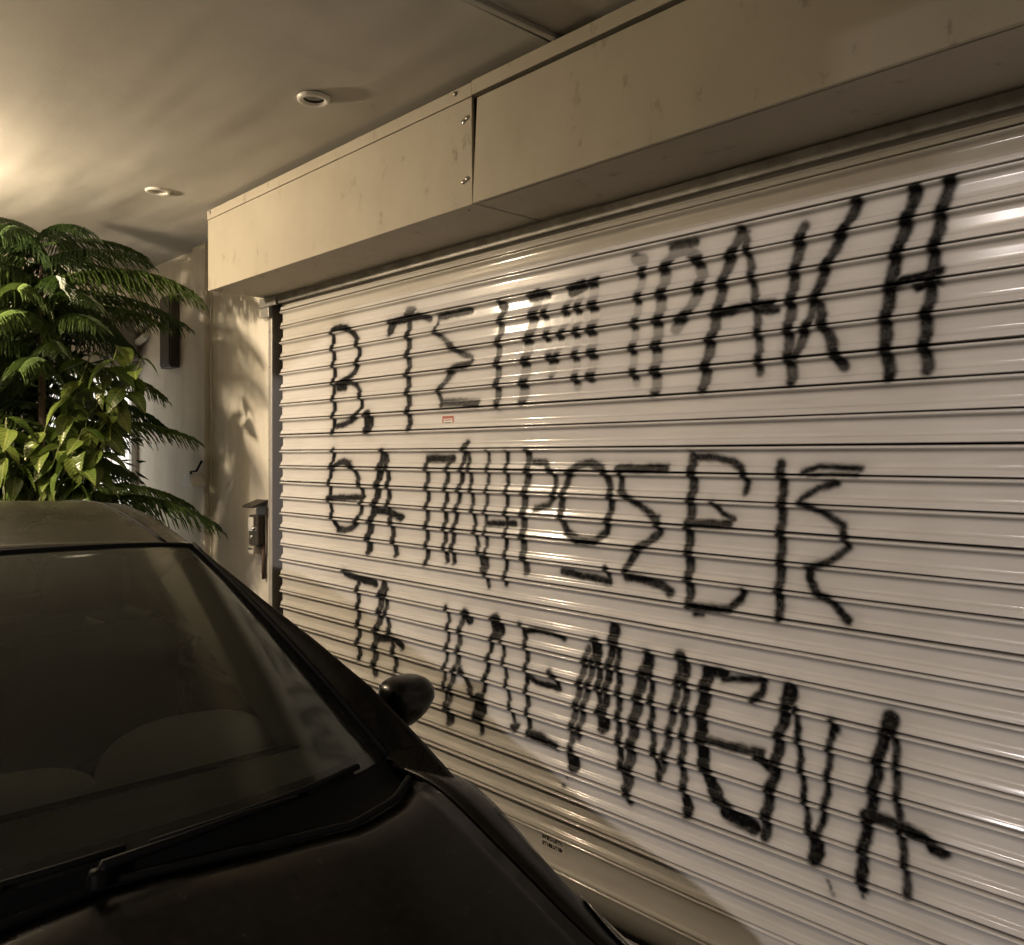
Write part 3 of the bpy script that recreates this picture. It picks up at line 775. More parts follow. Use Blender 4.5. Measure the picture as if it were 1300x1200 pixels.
for k in range(-3, 25):
    make_slat(k, 0 <= k <= 23)
zb = Z8 - 17 * PITCH                     # bottom rail under the last slat
BR = [(0, -.004), (.0015, .004), (.004, .009), (.010, .010), (.013, .006), (.016, .0045), (.1, .0045), (.103, .006), (.107, .010), (.115, .0105), (.119, .008), (.121, -.004)]
wpart('bottom_rail', MB().grid([[(x, FACE - p, zb - t) for t, p in BR] for x in (SX0, SX1)]), M['shutter'], sh, smooth=True)
zc_ = zb - .1215
BR2 = [(0, -.004), (.0015, .003), (.004, .008), (.009, .008), (.012, .004), (.024, .0035), (.026, .0015), (zc_ - .012, .0015), (zc_ - .011, -.01)]
wpart('bottom_bar', MB().grid([[(x, FACE - p, zc_ - t) for t, p in BR2] for x in (SX0, SX1)]), M['shutter'], sh, smooth=True)
wpart('floor_seal', MB().box(SX0, SX1, .004, .02, .001, .014), M['rubber'], sh)
for x, z in ((-1.62, .06), (-2.9, .06), (-1.485, .088)):
    wpart('rivet', MB().lathe([(.0005, -.004), (.004, -.0035), (.006, 0)], (x, FACE - .0015, z), 10, 'y'), M['galv'], sh, smooth=True)
wpart('roll_cover', MB().box(SX0, SX1, .03, .05, 1.9, 2.5), M['dark_rail'], sh)
for x0, x1 in ((-4.262, -4.226), (1.31, 1.35)):
    wpart('guide_rail', MB().box(x0, x1, -.012, .06, 0, 2.39), M['rail'], sh, bevel=.004)
wpart('guide_slot', MB().box(-4.2255, -4.10, .075, .09, 0, 2.36), M['dark_rail'], sh)
wpart('guide_slot', MB().box(1.2, 1.3095, .028, .06, 0, 2.36), M['dark_rail'], sh)
wpart('guide_bracket', MB().box(-4.30, -4.13, -.045, -.031, 2.365, 2.414), M['galv'], sh, bevel=.003)
wpart('guide_bracket', MB().box(-4.30, -4.21, -.040, -.0305, 2.31, 2.364), M['galv'], sh, bevel=.003)
wpart('head_rail', MB().box(-4.13, 1.3, -.028, -.016, 2.372, 2.412), M['galv'], sh, bevel=.004)
for z in (2.24, 2.05, 1.83, 1.56, 1.3):
    wpart('screw', MB().lathe([(.0005, -.003), (.004, -.0028), (.006, 0)], (-4.25, -.012, z), 8, 'y'), M['galv'], sh, smooth=True)

# stickers on the shutter
yq = float(slat_y(6, -2.77))
st = tag(MB().box(-2.81, -2.728, yq - .0012, yq - .0004, 1.700, 1.745).build('warning_sticker', M['label_white']), 'tiny red and white printed sticker on the upper shutter', 'sticker')
def kid(name, mb, mt, par, **k):
    o = mb.build(name, mt, None, **k); o.parent = par; return o
kid('red_print', MB().box(-2.806, -2.732, yq - .0018, yq - .0014, 1.732, 1.743).box(-2.806, -2.798, yq - .0018, yq - .0014, 1.708, 1.732).box(-2.740, -2.732, yq - .0018, yq - .0014, 1.714, 1.732).box(-2.792, -2.746, yq - .0018, yq - .0014, 1.724, 1.728), M['red_ink'], st)
kid('black_print', MB().box(-2.792, -2.748, yq - .0018, yq - .0014, 1.713, 1.717), M['black_ink'], st)
sp = tag(MB().box(-2.222, -2.108, .0064, .0072, .172, .226).build('maker_sticker', M['label_clear']), 'small pale printed maker label on the bottom rail of the shutter', 'sticker')
mk = MB(); rr = random.Random(3)
for row, (za, zz, n) in enumerate(((.203, .215, 13), (.180, .194, 12))):
    x = -2.216
    for i in range(n):
        w = rr.uniform(.0045, .0075)
        if row == 1 and i in (3, 6, 9):
            x += .003
        mk.box(x, x + w * .35, .0058, .0062, za, zz)
        mk.box(x + w * .35, x + w, .0058, .0062, za + (zz - za) * rr.choice((0, .7)), za + (zz - za) * rr.choice((.3, 1)) + .0005)
        x += w + .0015
kid('small_print', mk, M['black_ink'], sp)

# card reader / key switch by the guide rail
ic = empty('key_switch', (-4.32, -.03, 1.17))
tag(ic, 'small weathered metal key switch box beside the shutter guide', 'switch')
wpart('back_plate', MB().box(-4.41, -4.292, -.012, -.001, 1.05, 1.31), M['galv'], ic, bevel=.003)
wpart('rain_hood', MB().prism([(-.085, 1.30), (-.001, 1.335), (-.001, 1.345), (-.09, 1.312)], 'x', -4.415, -4.29), M['dark_metal'], ic, bevel=.003)
wpart('switch_body', MB().box(-4.405, -4.30, -.055, -.013, 1.10, 1.262), M['dark_metal'], ic, bevel=.006)
wpart('lock_plate', MB().box(-4.40, -4.34, -.062, -.0555, 1.175, 1.25), M['white_plastic'], ic, bevel=.004)
wpart('lock_cylinder', MB().lathe([(.0005, -.02), (.013, -.019), (.015, -.004), (.016, 0)], (-4.325, -.056, 1.19), 16, 'y'), M['chrome'], ic, smooth=True)
wpart('call_button', MB().lathe([(.0005, -.012), (.009, -.011), (.011, 0)], (-4.355, -.056, 1.145), 16, 'y'), M['chrome'], ic, smooth=True)
wpart('name_plate', MB().box(-4.41, -4.345, -.058, -.0125, 1.052, 1.094), M['label_white'], ic, bevel=.002)
wpart('print_line', MB().box(-4.405, -4.35, -.0592, -.0584, 1.075, 1.084), M['black_ink'], ic)
wpart('conduit', MB().tube([(-4.31, -.016, 1.10), (-4.31, -.016, .92)], .011, 10), M['brown_pipe'], ic, smooth=True)

# ------------------------------------------------------------------ lamps that light the place
lp = empty('pendant_lamp', (WARM_POS[0], WARM_POS[1], CZ))
tag(lp, 'warm white bare bulb lamp hanging on a rod under the canopy', 'lamp')
wpart('ceiling_rose', MB().lathe([(.0005, -.03), (.04, -.028), (.05, -.004), (.05, .0)], (WARM_POS[0], WARM_POS[1], CZ - .012), 20), M['white_plastic'], lp, smooth=True)
wpart('rod', MB().tube([(WARM_POS[0], WARM_POS[1], CZ - .04), (WARM_POS[0], WARM_POS[1], WARM_POS[2] + .012)], .008, 10), M['black_plastic'], lp, smooth=True)
wpart('bulb', MB().lathe([(.0005 if a in (0, 12) else .011 * math.sin(math.pi * a / 12), .011 * math.cos(math.pi * a / 12)) for a in range(13)], WARM_POS, 24), M['globe'], lp, smooth=True)


def point_light(name, loc, w, col, rad, parent):
    ld = bpy.data.lights.new(name, 'POINT'); ld.energy = w; ld.color = col; ld.shadow_soft_size = rad
    o = bpy.data.objects.new(name, ld); COL.objects.link(o); o.location = loc
    o.parent = parent; o.matrix_parent_inverse = Matrix.Translation(-Vector(parent.location))
    return o


point_light('pendant_light', (WARM_POS[0], WARM_POS[1], WARM_POS[2]), WARM_W, WARM_C, .040, lp)


def street_lamp(pos, w, label, rad):
    x, y, z = pos
    base = (x, y - 1.2, -.13)
    r = empty('street_lamp', base)
    tag(r, label, 'street lamp', 'street lamps along the road')
    wpart('post', MB().tube([base, (x, y - 1.2, 3), (x, y - 1.2, z - .3), (x, y - 1.0, z + .1), (x, y - .3, z + .16)], [.085, .07, .055, .045, .04], 12), M['galv'], r, smooth=True)
    wpart('lamp_head', MB().lathe([(.0005, .17), (.10, .15), (.19, .08), (.2, .05), (.17, .045)], pos, 20), M['galv'], r, smooth=True)
    wpart('lamp_lens', MB().lathe([(.0005, .02), (.08, .024), (.14, .036), (.168, .05)], pos, 20), M['street_lens'], r, smooth=True)
    ld = bpy.data.lights.new('street_light', 'POINT'); ld.energy = w; ld.color = STREET_C; ld.shadow_soft_size = rad
    o = bpy.data.objects.new('street_light', ld); COL.objects.link(o); o.location = (x, y, z - .09)
    o.parent = r; o.matrix_parent_inverse = Matrix.Translation(-Vector(r.location))
    return r


bl = empty('bracket_lamp', (EAVES_POS[0], -1.62, EAVES_POS[2]))
tag(bl, 'warm bracket lamp reaching out from the canopy edge over the car', 'lamp')
ex, ey, ez = EAVES_POS
wpart('bracket_arm', MB().tube([(ex, -1.62, 3.2), (ex, -1.75, 3.22), (ex, -2.2, 3.62), (ex, ey + .1, ez + .17), (ex, ey, ez + .12)], .02, 10), M['black_plastic'], bl, smooth=True)
wpart('lamp_shade', MB().lathe([(.02, .12), (.06, .11), (.11, .07), (.125, .03), (.12, .028)], EAVES_POS, 24), M['black_plastic'], bl, smooth=True)
wpart('bulb', MB().lathe([(.0005 if a in (0, 10) else .012 * math.sin(math.pi * a / 10), .012 * math.cos(math.pi * a / 10)) for a in range(11)], EAVES_POS, 20), M['globe'], bl, smooth=True)
point_light('bracket_light', EAVES_POS, EAVES_W, EAVES_C, .045, bl)
street_lamp(STREET_POS, STREET_W, 'street lamp standing across the road to the right', .3)
street_lamp(STREET2_POS, STREET2_W, 'street lamp standing further along the road to the left', .15)

CLUSTERS = [(-4.586, -0.673, 2.135), (-4.555, -0.566, 2.081), (-4.681, -0.775, 2.095), (-4.558, -0.643, 1.955), (-4.587, -0.748, 1.911), (-4.628, -0.865, 1.868), (-4.574, -0.733, 1.793), (-4.547, -0.852, 1.711), (-4.618, -0.929, 1.653), (-4.534, -0.765, 1.634), (-4.566, -0.872, 1.537), (-4.561, -0.793, 1.497), (-4.694, -0.936, 1.497), (-4.721, -0.965, 1.751), (-4.689, -1.152, 1.764), (-4.71, -1.1, 1.575)]
# ------------------------------------------------------------------ parked car
YC = -1.74
car = empty('parked_car', (-2.4, YC, 0))
tag(car, 'dusty black hatchback parked nose towards the camera beside the shutter', 'car')
def lerp(a, b, t): return a + (b - a) * t
def ip(x, pts):
    xs = [p[0] for p in pts]; return float(np.interp(x, xs, [p[1] for p in pts]))
ZC = [(-4.4, .93), (-1.6, .912), (-1.5, .914), (-1.42, .910), (-1.34, .892), (-1.26, .870), (-1.15, .839), (-1.05, .809), (-.985, .790), (-.85, .766), (-.7, .735), (-.5, .68), (-.36, .61), (-.27, .53), (-.2, .42)]
KD = [(-4.4, .6), (-1.5, .6), (-1.42, .65), (-1.34, .85), (-1.26, 1.05), (-1.15, 1.3), (-1.05, 1.5), (-.7, 1.6)]
WS = [(-4.4, .90), (-4.15, .97), (-3.8, 1), (-.75, 1), (-.5, .97), (-.36, .92), (-.27, .85), (-.2, .76)]
TOP = [(0, 0), (.2, -.002), (.4, -.008), (.55, -.017), (.645, -.027), (.66, -.030), (.70, -.040), (.74, -.056), (.77, -.082), (.795, -.13), (.812, -.20)]
SIDE = [(.824, .58), (.827, .47), (.818, .37), (.80, .27), (.775, .2)]
WHEELS = (-1.0, -3.72)
def section(x):
    z0, kd, w = ip(x, ZC), ip(x, KD), ip(x, WS)
    out = [(Y * w, z0 + kd * d) for Y, d in TOP]
    for Y, z in SIDE:
        z = min(z, out[-1][1] - .03)
        for xc in WHEELS:
            if abs(x - xc) < .335:
                z = max(z, .29 + math.sqrt(.335 ** 2 - (x - xc) ** 2))
        out.append((Y * w, z))
    return out
def surf(x, s, side=1, off=0.0):
    sec = section(x); i = min(int(s), len(sec) - 2); t = s - i
    Y = lerp(sec[i][0], sec[i + 1][0], t); z = lerp(sec[i][1], sec[i + 1][1], t)
    return (x, YC + side * (Y + off * .5), z + off)
XH = [(0, -1.43), (.24, -1.40), (.43, -1.385), (.55, -1.42), (.645, -1.50)]
# hood
rows = []
for Yn in [i * .645 / 14 for i in range(-14, 15)]:
    a = abs(Yn); s = float(np.interp(a, [p[0] for p in TOP[:5]], range(5)))
    r = []
    for k in range(26):
        x = lerp(ip(a, XH), -.275, k / 25)
        p = surf(x, s, 1)
        r.append((x, YC + math.copysign(p[1] - YC, Yn) if a > 0 else YC, p[2] - (.012 if k == 0 else 0)))
    rows.append(r)
wpart('hood', MB().grid(rows), M['paint'], car, smooth=True, solid=.012)
# fenders and sides
xs = sorted(set([round(-4.32 + i * .06, 3) for i in range(69)] + [-.26, -.22, -.20] + [round(xc + .335 * math.cos(a * math.pi / 14), 4) for xc in WHEELS for a in range(15)]))
xs = [x for x in xs if x <= -.2]
for side, nm in ((1, 'shutter'), (-1, 'street')):
    rows = [[(x, YC + side * Y, z) for Y, z in section(x)[5:]] for x in xs]
    wpart('body_side', MB().grid(rows), M['paint'], car, smooth=True, solid=.01)
# bumper
rows = []
for i in range(-16, 17):
    s = i / 16
    x0 = -.18 - .17 * abs(s) ** 3
    rows.append([(x0 - .075, YC + .70 * s, .60 - .03 * abs(s)), (x0 - .02, YC + .74 * s, .54), (x0, YC + .76 * s, .46), (x0 - .004, YC + .765 * s, .38), (x0 + .008, YC + .765 * s, .32), (x0 - .02, YC + .75 * s, .2)])
wpart('front_bumper', MB().grid(rows), M['paint'], car, smooth=True, solid=.012)
wpart('grille', MB().box(-.195, -.172, YC - .32, YC + .32, .25, .31), M['black_plastic'], car, bevel=.01)
rows = []
for i in range(-10, 11):
    s = i / 10
    rows.append([(-4.30 + .08 * s * s, YC + .72 * s, .93), (-4.34 + .09 * s * s, YC + .74 * s, .7), (-4.38 + .1 * s * s, YC + .76 * s, .5), (-4.36 + .1 * s * s, YC + .76 * s, .25)])
wpart('rear_panel', MB().grid(rows), M['paint'], car, smooth=True, solid=.012)
wpart('floor_pan', MB().box(-4.25, -.36, YC - .66, YC + .66, .17, .24), M['black_plastic'], car)
wpart('firewall', MB().box(-1.56, -1.50, YC - .70, YC + .70, .24, .86), M['black_plastic'], car)
# windshield surface
def GB(Y): a = abs(Y) / .65; return Vector((-1.47 - .09 * a ** 2 - .05 * a ** 5, YC + Y, .925 - .006 * a - .011 * a ** 4))
def GT(Y): a = abs(Y) / .53; return Vector((-2.31 - .05 * a ** 2 - .015 * a ** 5, YC + Y, 1.352 - .012 * a ** 2 - .012 * a ** 6))
def WSH(s, v):
    p = GB(.65 * s).lerp(GT(.53 * s), v)
    b = 4 * v * (1 - v)
    p += Vector((.012, 0, .022)) * b * (1 - .35 * s ** 4)
    return p
NS, NV = 40, 26
wpart('windshield', MB().grid([[WSH(-1 + 2 * i / NS, j / NV) for j in range(NV + 1)] for i in range(NS + 1)]), M['glass'], car, smooth=True)
# black ceramic border inside the glass edge
fb = MB(); off = Vector((-.004, 0, -.006))
fb.grid([[WSH(-1 + 2 * i / NS, v) + off for v in (0, .02, .045)] for i in range(NS + 1)])
fb.grid([[WSH(-1 + 2 * i / NS, v) + off for v in (.975, 1.0)] for i in range(NS + 1)])
for sd in (-1, 1):
    fb.grid([[WSH(sd * q, j / NV) + off for q in (.965, 1.0)] for j in range(NV + 1)])
wpart('glass_border', fb, M['frit'], car, smooth=True)
wpart('glass_dot', MB().lathe([(.0005, 0), (.008, 0), (.008, -.004), (.0005, -.004)], WSH(.36, .63) + Vector((0, 0, -.004)), 14), M['frit'], car)
# roof
ZR = [(-4.12, 1.285), (-3.95, 1.355), (-3.8, 1.392), (-3.4, 1.425), (-3.2, 1.437), (-3.0, 1.443), (-2.8, 1.430), (-2.6, 1.404), (-2.3, 1.352)]
RAIL = [(-4.12, .47, 1.265), (-3.95, .50, 1.335), (-3.6, .53, 1.394), (-3.2, .54, 1.419), (-2.93, .54, 1.421), (-2.72, .54, 1.396), (-2.55, .54, 1.364), (-2.396, .54, 1.327)]
def rail(x): return (float(np.interp(x, [p[0] for p in RAIL], [p[1] for p in RAIL])), float(np.interp(x, [p[0] for p in RAIL], [p[2] for p in RAIL])))
rows = []
for k in range(31):
    t = k / 30; r = []
    for i in range(-18, 19):
        s = i / 18; a = abs(s)
        xh = GT(.53 * s).x
        x = lerp(xh - .006, -4.12, t)
        rY, rz = rail(x); zc2 = ip(x, ZR)
        z = lerp(zc2, rz, a ** 2.2)
        if k == 0: z = GT(.53 * s).z + .001
        if abs(a - 15.5 / 18) < .04: z -= .0
        r.append((x, YC + s * rY, z))
    rows.append(r)
wpart('roof', MB().grid(rows), M['paint_dust_sheen'], car, smooth=True, solid=.01)
for sd in (-1, 1):
    pts = []
    for k in range(26):
        x = lerp(-2.40, -4.0, k / 25); rY, rz = rail(x); zc2 = ip(x, ZR)
        pts.append((x, YC + sd * rY * .86, lerp(zc2, rz, .86 ** 2.2) + .0005))
    wpart('roof_seam', MB().tube(pts, .0055, 6), M['rubber'], car, smooth=True)
    # roof side rail
    rr_ = []
    for k in range(26):
        x = lerp(-2.38, -4.12, k / 25); rY, rz = rail(x)
        rr_.append([(x, YC + sd * (rY - .012), rz - .002), (x, YC + sd * (rY + .014), rz - .010), (x, YC + sd * (rY + .032), rz - .034), (x, YC + sd * (rY + .04), rz - .065), (x, YC + sd * (rY + .02), rz - .068)])
    wpart('roof_rail', MB().grid(rr_), M['paint'], car, smooth=True)
wpart('header_seal', MB().tube([GT(.53 * i / 20) + Vector((0, 0, .001)) for i in range(-20, 21)], .0065, 8), M['rubber'], car, smooth=True)
# A-pillars
RID = [(-.3, -1.40, .735, .838), (-.15, -1.49, .73, .892), (0, -1.585, .72, .945), (.25, -1.72, .685, 1.035), (.46, -1.90, .64, 1.125), (.8, -2.19, .572, 1.252), (1, -2.396, .54, 1.327)]
def ridge(v, sd): return Vector((ip(v, [(p[0], p[1]) for p in RID]), YC + sd * ip(v, [(p[0], p[2]) for p in RID]), ip(v, [(p[0], p[3]) for p in RID])))
PIL = {}
for sd in (-1, 1):
    rows = []
    for j in range(-6, 25):
        v = j / 24 if j >= 0 else j * .05
        e = WSH(sd, max(v, 0)) + Vector((0, 0, .002)); q = ridge(v, sd)
        if v < 0: e += Vector((.42 * -v, sd * .06 * -v, -.13 * -v)); q = q + Vector((0, 0, -.01 * v))
        k = lerp(1.35, .8, v)
        rows.append([e, e.lerp(q, .35) + Vector((0, 0, .007)), e.lerp(q, .75) + Vector((0, 0, .008)), q, q + Vector((-.008, sd * .014, -.012)) * k, q + Vector((-.014, sd * .026, -.034)) * k, q + Vector((-.02, sd * .028, -.062)) * k, q + Vector((-.03, sd * .004, -.066)) * k])
    PIL[sd] = rows
    wpart('windshield_pillar', MB().grid(rows), M['paint'], car, smooth=True)
    wpart('glass_trim', MB().tube([WSH(sd * .998, j / 24) + Vector((0, sd * .003, .006)) for j in range(25)], .006, 8), M['rubber'], car, smooth=True)
    tr_ = []
    for j in range(25):
        v = .02 + .95 * j / 24
        wv = lerp(.17, .10, v) + .05 * math.sin(math.pi * v)
        tr_.append([WSH(sd * (.985 - wv * q), v) + Vector((-.02 - .10 * q, 0, -.018 - .075 * q ** 1.5)) for q in (0, .3, .6, .85, 1)])
    wpart('pillar_trim', MB().grid(tr_), M['trim'], car, smooth=True)
    # side glass with pillars
    top = [Vector(rows[j][6]) for j in range(5, 31, 2)] + [Vector((x, YC + sd * (rail(x)[0] + .036), rail(x)[1] - .066)) for x in (-2.5, -2.7, -2.9, -3.1, -3.3, -3.5, -3.7, -3.9, -4.1)]
    gr = []
    for p in top:
        b = Vector((p.x + .0, YC + sd * .765 * ip(p.x, WS), ip(p.x, ZC) - .085))
        gr.append([p.lerp(b, t) + Vector((0, sd * .03 * 4 * t * (1 - t), 0)) for t in (0, .25, .5, .75, 1)])
    wpart('side_window', MB().grid(gr), M['tint'], car, smooth=True)
    for xb in (-2.92, -3.62):
        rY, rz = rail(xb)
        wpart('door_pillar', MB().grid([[(xb + dx, YC + sd * (lerp(rY + .036, .765, t) + .034 * 4 * t * (1 - t) + .004), lerp(rz - .07, .91, t)) for t in (0, .25, .5, .75, 1)] for dx in (-.045, .045)]), M['frit'], car, smooth=True)
    wpart('door_line', MB().tube([surf(-1.72, s, sd, .001) for s in (9, 10, 11, 12, 13, 14)], .003, 6), M['rubber'], car)
    wpart('door_handle', MB().tube([surf(-2.62, 10.3, sd, .02), surf(-2.80, 10.3, sd, .02)], .012, 8), M['paint'], car, smooth=True)
# rear window
wpart('rear_window', MB().grid([[(lerp(-4.12, -4.29, t) - .02 * math.sin(t * 3.1), YC + s * lerp(.47, .70, t), lerp(1.28 - .02 * s * s, .935, t)) for t in (0, .3, .6, 1)] for s in (-1, -.5, 0, .5, 1)]), M['tint'], car, smooth=True)
for sd in (-1, 1):
    wpart('rear_pillar', MB().grid([[(lerp(-4.06, lerp(-4.11, -4.30, t), q) , YC + sd * (lerp(lerp(.49, .755, t), lerp(.46, .71, t), q) + .01), lerp(1.275, .90, t)) for q in (0, .5, 1)] for t in (-.05, .25, .5, .75, 1.05)]), M['paint'], car, smooth=True, solid=.012)
# cowl between hood and glass, and the black rubber lip of the hood
rows = []
for i in range(-20, 21):
    Y = .65 * i / 20; a = abs(Y)
    h = Vector((ip(min(a, .645), XH), YC + Y * .99, 0)); s = float(np.interp(min(a, .645), [p[0] for p in TOP[:5]], range(5)))
    h.z = surf(h.x, s)[2] - .012
    b = GB(Y) + Vector((0, 0, -.002))
    rows.append([b, b.lerp(h, .12) + Vector((0, 0, -.006)), b.lerp(h, .35) + Vector((0, 0, -.02)), b.lerp(h, .7) + Vector((0, 0, -.022)), h + Vector((-.012, 0, -.01)), h + Vector((.02, 0, -.02))])
cw = wpart('cowl', MB().grid(rows), M['black_plastic'], car, smooth=True)
wpart('hood_lip', MB().tube([(ip(min(abs(Y), .645), XH) - .006, YC + Y * .99, surf(ip(min(abs(Y), .645), XH), float(np.interp(min(abs(Y), .645), [p[0] for p in TOP[:5]], range(5))))[2] - .004) for Y in [.64 * i / 24 for i in range(-24, 25)]], .007, 8), M['rubber'], car, smooth=True)
# wipers
def wiper(Y0, Y1, name='wiper'):
    p0 = GB(Y0) + Vector((.055, 0, .004)); p1 = WSH(Y1 / .65, .0) + Vector((.018, 0, .012)); pm = p0.lerp(p1, .35) + Vector((.004, 0, .012))
    w = wpart('wiper', MB().tube([p0 + Vector((0, 0, -.01)), p0 + Vector((0, .01, .016)), pm, p0.lerp(p1, .7) + Vector((0, 0, .008)), p1], [.011, .010, .008, .006, .005], 8), M['black_plastic'], car, smooth=True)
    wpart('wiper_cap', MB().lathe([(.0005, .014), (.011, .012), (.014, .004), (.015, -.012)], p0, 14), M['black_plastic'], car, smooth=True)
    bl = MB().tube([WSH(lerp(Y0 + .10, Y1 + .18, t) / .65, .004 + .006 * t) + Vector((.008, 0, .009)) for t in (0, .25, .5, .75, 1)], .0065, 6)
    wpart('wiper_blade', bl, M['rubber'], car, smooth=True)
wiper(-.02, .36)
wiper(-.52, -.14)
# wing mirrors
for sd in (-1, 1):
    rows = []
    c0 = Vector((-1.885, YC + sd * .905, .925))
    for i in range(17):
        th = math.pi * i / 16; r = []
        for j in range(24):
            ph = 2 * math.pi * j / 24
            n = Vector((math.sin(th) * math.cos(ph), math.cos(th), math.sin(th) * math.sin(ph)))
            def se(v, e): return math.copysign(abs(v) ** e, v)
            p = Vector((se(n.x, .8) * .066, se(n.y, .72) * .088, se(n.z, .78) * (.056 if n.z > 0 else .078)))
            if p.x < -.03: p.x = -.03                       # flat glass side
            low = max(0, -n.z)
            p.y = p.y * (1 - .42 * low) - sd * .022 * low   # tapers down towards its foot
            p.x = p.x * (1 - .25 * low) - .021 * n.y * sd
            p.z += .010 * n.y * sd * -1 + .014
            r.append(c0 + p)
        rows.append(r)
    wm = wpart('wing_mirror', MB().grid(rows, close=True), M['paint'], car, smooth=True)
    ms = MB().tube([c0 + Vector((-.02, -sd * .05, -.05)), c0 + Vector((-.01, -sd * .10, -.075)), c0 + Vector((-.01, -sd * .16, -.07))], [.026, .024, .03], 10).build('mirror_stalk', M['black_plastic'], None, smooth=True)
    ms.parent = wm; ms.matrix_parent_inverse = wm.matrix_world.inverted() if False else Matrix.Identity(4)
    mg = MB().grid([[c0 + Vector((-.0315 - .021 * y * sd / .098 * .6 - .002, y, z)) for z in (-.05, 0, .05)] for y in (-.07, 0, .07)]).build('mirror_glass', M['chrome'], None)
    mg.parent = wm
# headlights
for sd in (-1, 1):
    def patch(off, x0, x1, sh_):
        rows = []
        for k in range(17):
            t = k / 16; x = lerp(x0, x1, t)
            s0 = lerp(7.6, 3.6, min(1, t * 1.15) ** .8) + sh_; s1 = lerp(8.2, 9.8, min(1, t * 1.8) ** .7) - sh_
            rows.append([surf(x, lerp(s0, s1, q / 8), sd, off) for q in range(9)])
        return MB().grid(rows)
    hl = wpart('headlight', patch(.004, -1.13, -.45, 0), M['lens'], car, smooth=True, solid=.004)
    rf = patch(.0055, -1.0, -.5, .8).build('reflector', M['reflector'], None, smooth=True); rf.parent = hl
    bz = MB().tube([surf(lerp(-1.135, -.45, k / 16), lerp(8.2, 9.9, min(1, k / 16 * 1.8) ** .7), sd, .004) for k in range(17)], .004, 6).build('bezel', M['rubber'], None, smooth=True); bz.parent = hl
# wheels
def wheel(xc, sd):
    yw = YC + sd * .72
    w = empty('wheel', (xc, yw, .29)); 
    w.parent = car; w.matrix_parent_inverse = Matrix.Translation(-Vector(car.location))
    for nm, pr, mt in (('tyre', [(.19, -.09), (.25, -.095), (.285, -.075), (.29, -.03), (.29, .03), (.285, .075), (.25, .095), (.19, .09)], 'rubber'),
                       ('rim', [(.0005, .05), (.05, .055), (.07, .03), (.13, .02), (.17, .03), (.19, .085), (.195, .06), (.19, -.08)], 'alloy')):
        o = MB().lathe([(r, h * sd) for r, h in pr], (0, 0, 0), 32, 'y').build(nm, M[mt], w, smooth=True)
for xc in WHEELS:
    for sd in (-1, 1): wheel(xc, sd)
# interior
rows = []
for i in range(-20, 21):
    Y = .70 * i / 20; a = abs(Y)
    gx = GB(min(a, .65)).x; gz = GB(min(a, .65)).z
    rows.append([(gx - .008, YC + Y, gz - .012), (gx - .06, YC + Y, gz - .008), (gx - .16, YC + Y, gz - .006), (-1.80, YC + Y, .915), (-1.815, YC + Y, .906), (-1.86, YC + Y, .906), (-1.93, YC + Y, .895), (-1.97, YC + Y, .85), (-1.95, YC + Y, .62)])
wpart('dashboard', MB().grid(rows), M['dash'], car, smooth=False, angle=35)
wpart('defrost_vent', MB().box(-1.802, -1.775, YC - .5, YC + .6, .9135, .9205), M['black_plastic'], car)
def dome(name, c, r, mt, pw=1.0):
    rows = []
    for i in range(9):
        th = math.pi / 2 * i / 8
        rows.append([(c[0] + r[0] * math.cos(th) ** pw * math.cos(p), c[1] + r[1] * math.cos(th) ** pw * math.sin(p), c[2] + r[2] * math.sin(th)) for p in [2 * math.pi * j / 28 for j in range(28)]])
    return wpart(name, MB().grid(rows, close=True), M[mt], car, smooth=True)
dome('instrument_hood', (-1.93, YC + .335, .885), (.105, .20, .105), 'dash_pale', .6)
dome('side_vent', (-1.92, YC + .585, .885), (.07, .075, .055), 'dash_pale', .7)
dome('centre_console_hood', (-1.93, YC - .02, .885), (.11, .16, .055), 'dash_pale', .7)
wr = MB(); c0 = Vector((-2.11, YC + .35, .87))
ax = Vector((-.42, 0, .9)); uu = Vector((0, 1, 0)); vv = Vector((.9, 0, .42))
wr.tube([c0 + (uu * math.cos(2 * math.pi * k / 32) + vv * math.sin(2 * math.pi * k / 32)) * .18 for k in range(33)], .015, 8, cap=False)
wr.tube([c0 - uu * .17, c0 - ax * .03, c0 + uu * .17], .016, 6); wr.tube([c0 - ax * .03, c0 - vv * .17], .016, 6)
wpart('steering_wheel', wr, M['black_plastic'], car, smooth=True)
for Y in (-.36, .36):
    st_ = wpart('seat', MB().box(-2.78, -2.62, YC + Y - .25, YC + Y + .25, .5, 1.08).box(-2.72, -2.2, YC + Y - .25, YC + Y + .25, .36, .54), M['seat'], car, bevel=.05)
    hr = MB().box(-2.80, -2.70, YC + Y - .13, YC + Y + .13, 1.11, 1.28).build('headrest', M['seat'], None, bevel=.04); hr.parent = st_
wpart('rear_seat', MB().box(-3.72, -3.55, YC - .62, YC + .62, .5, 1.02).box(-3.6, -3.1, YC - .62, YC + .62, .36, .52), M['seat'], car, bevel=.05)
wpart('rear_view_mirror', MB().box(-2.22, -2.195, YC - .11, YC + .11, 1.215, 1.27), M['black_plastic'], car, bevel=.012)
wpart('headlining', MB().grid([[(lerp(-2.4, -4.0, k / 12), YC + s * .46, ip(lerp(-2.4, -4.0, k / 12), ZR) - .045) for s in (-1, 0, 1)] for k in range(13)]), M['seat'], car)

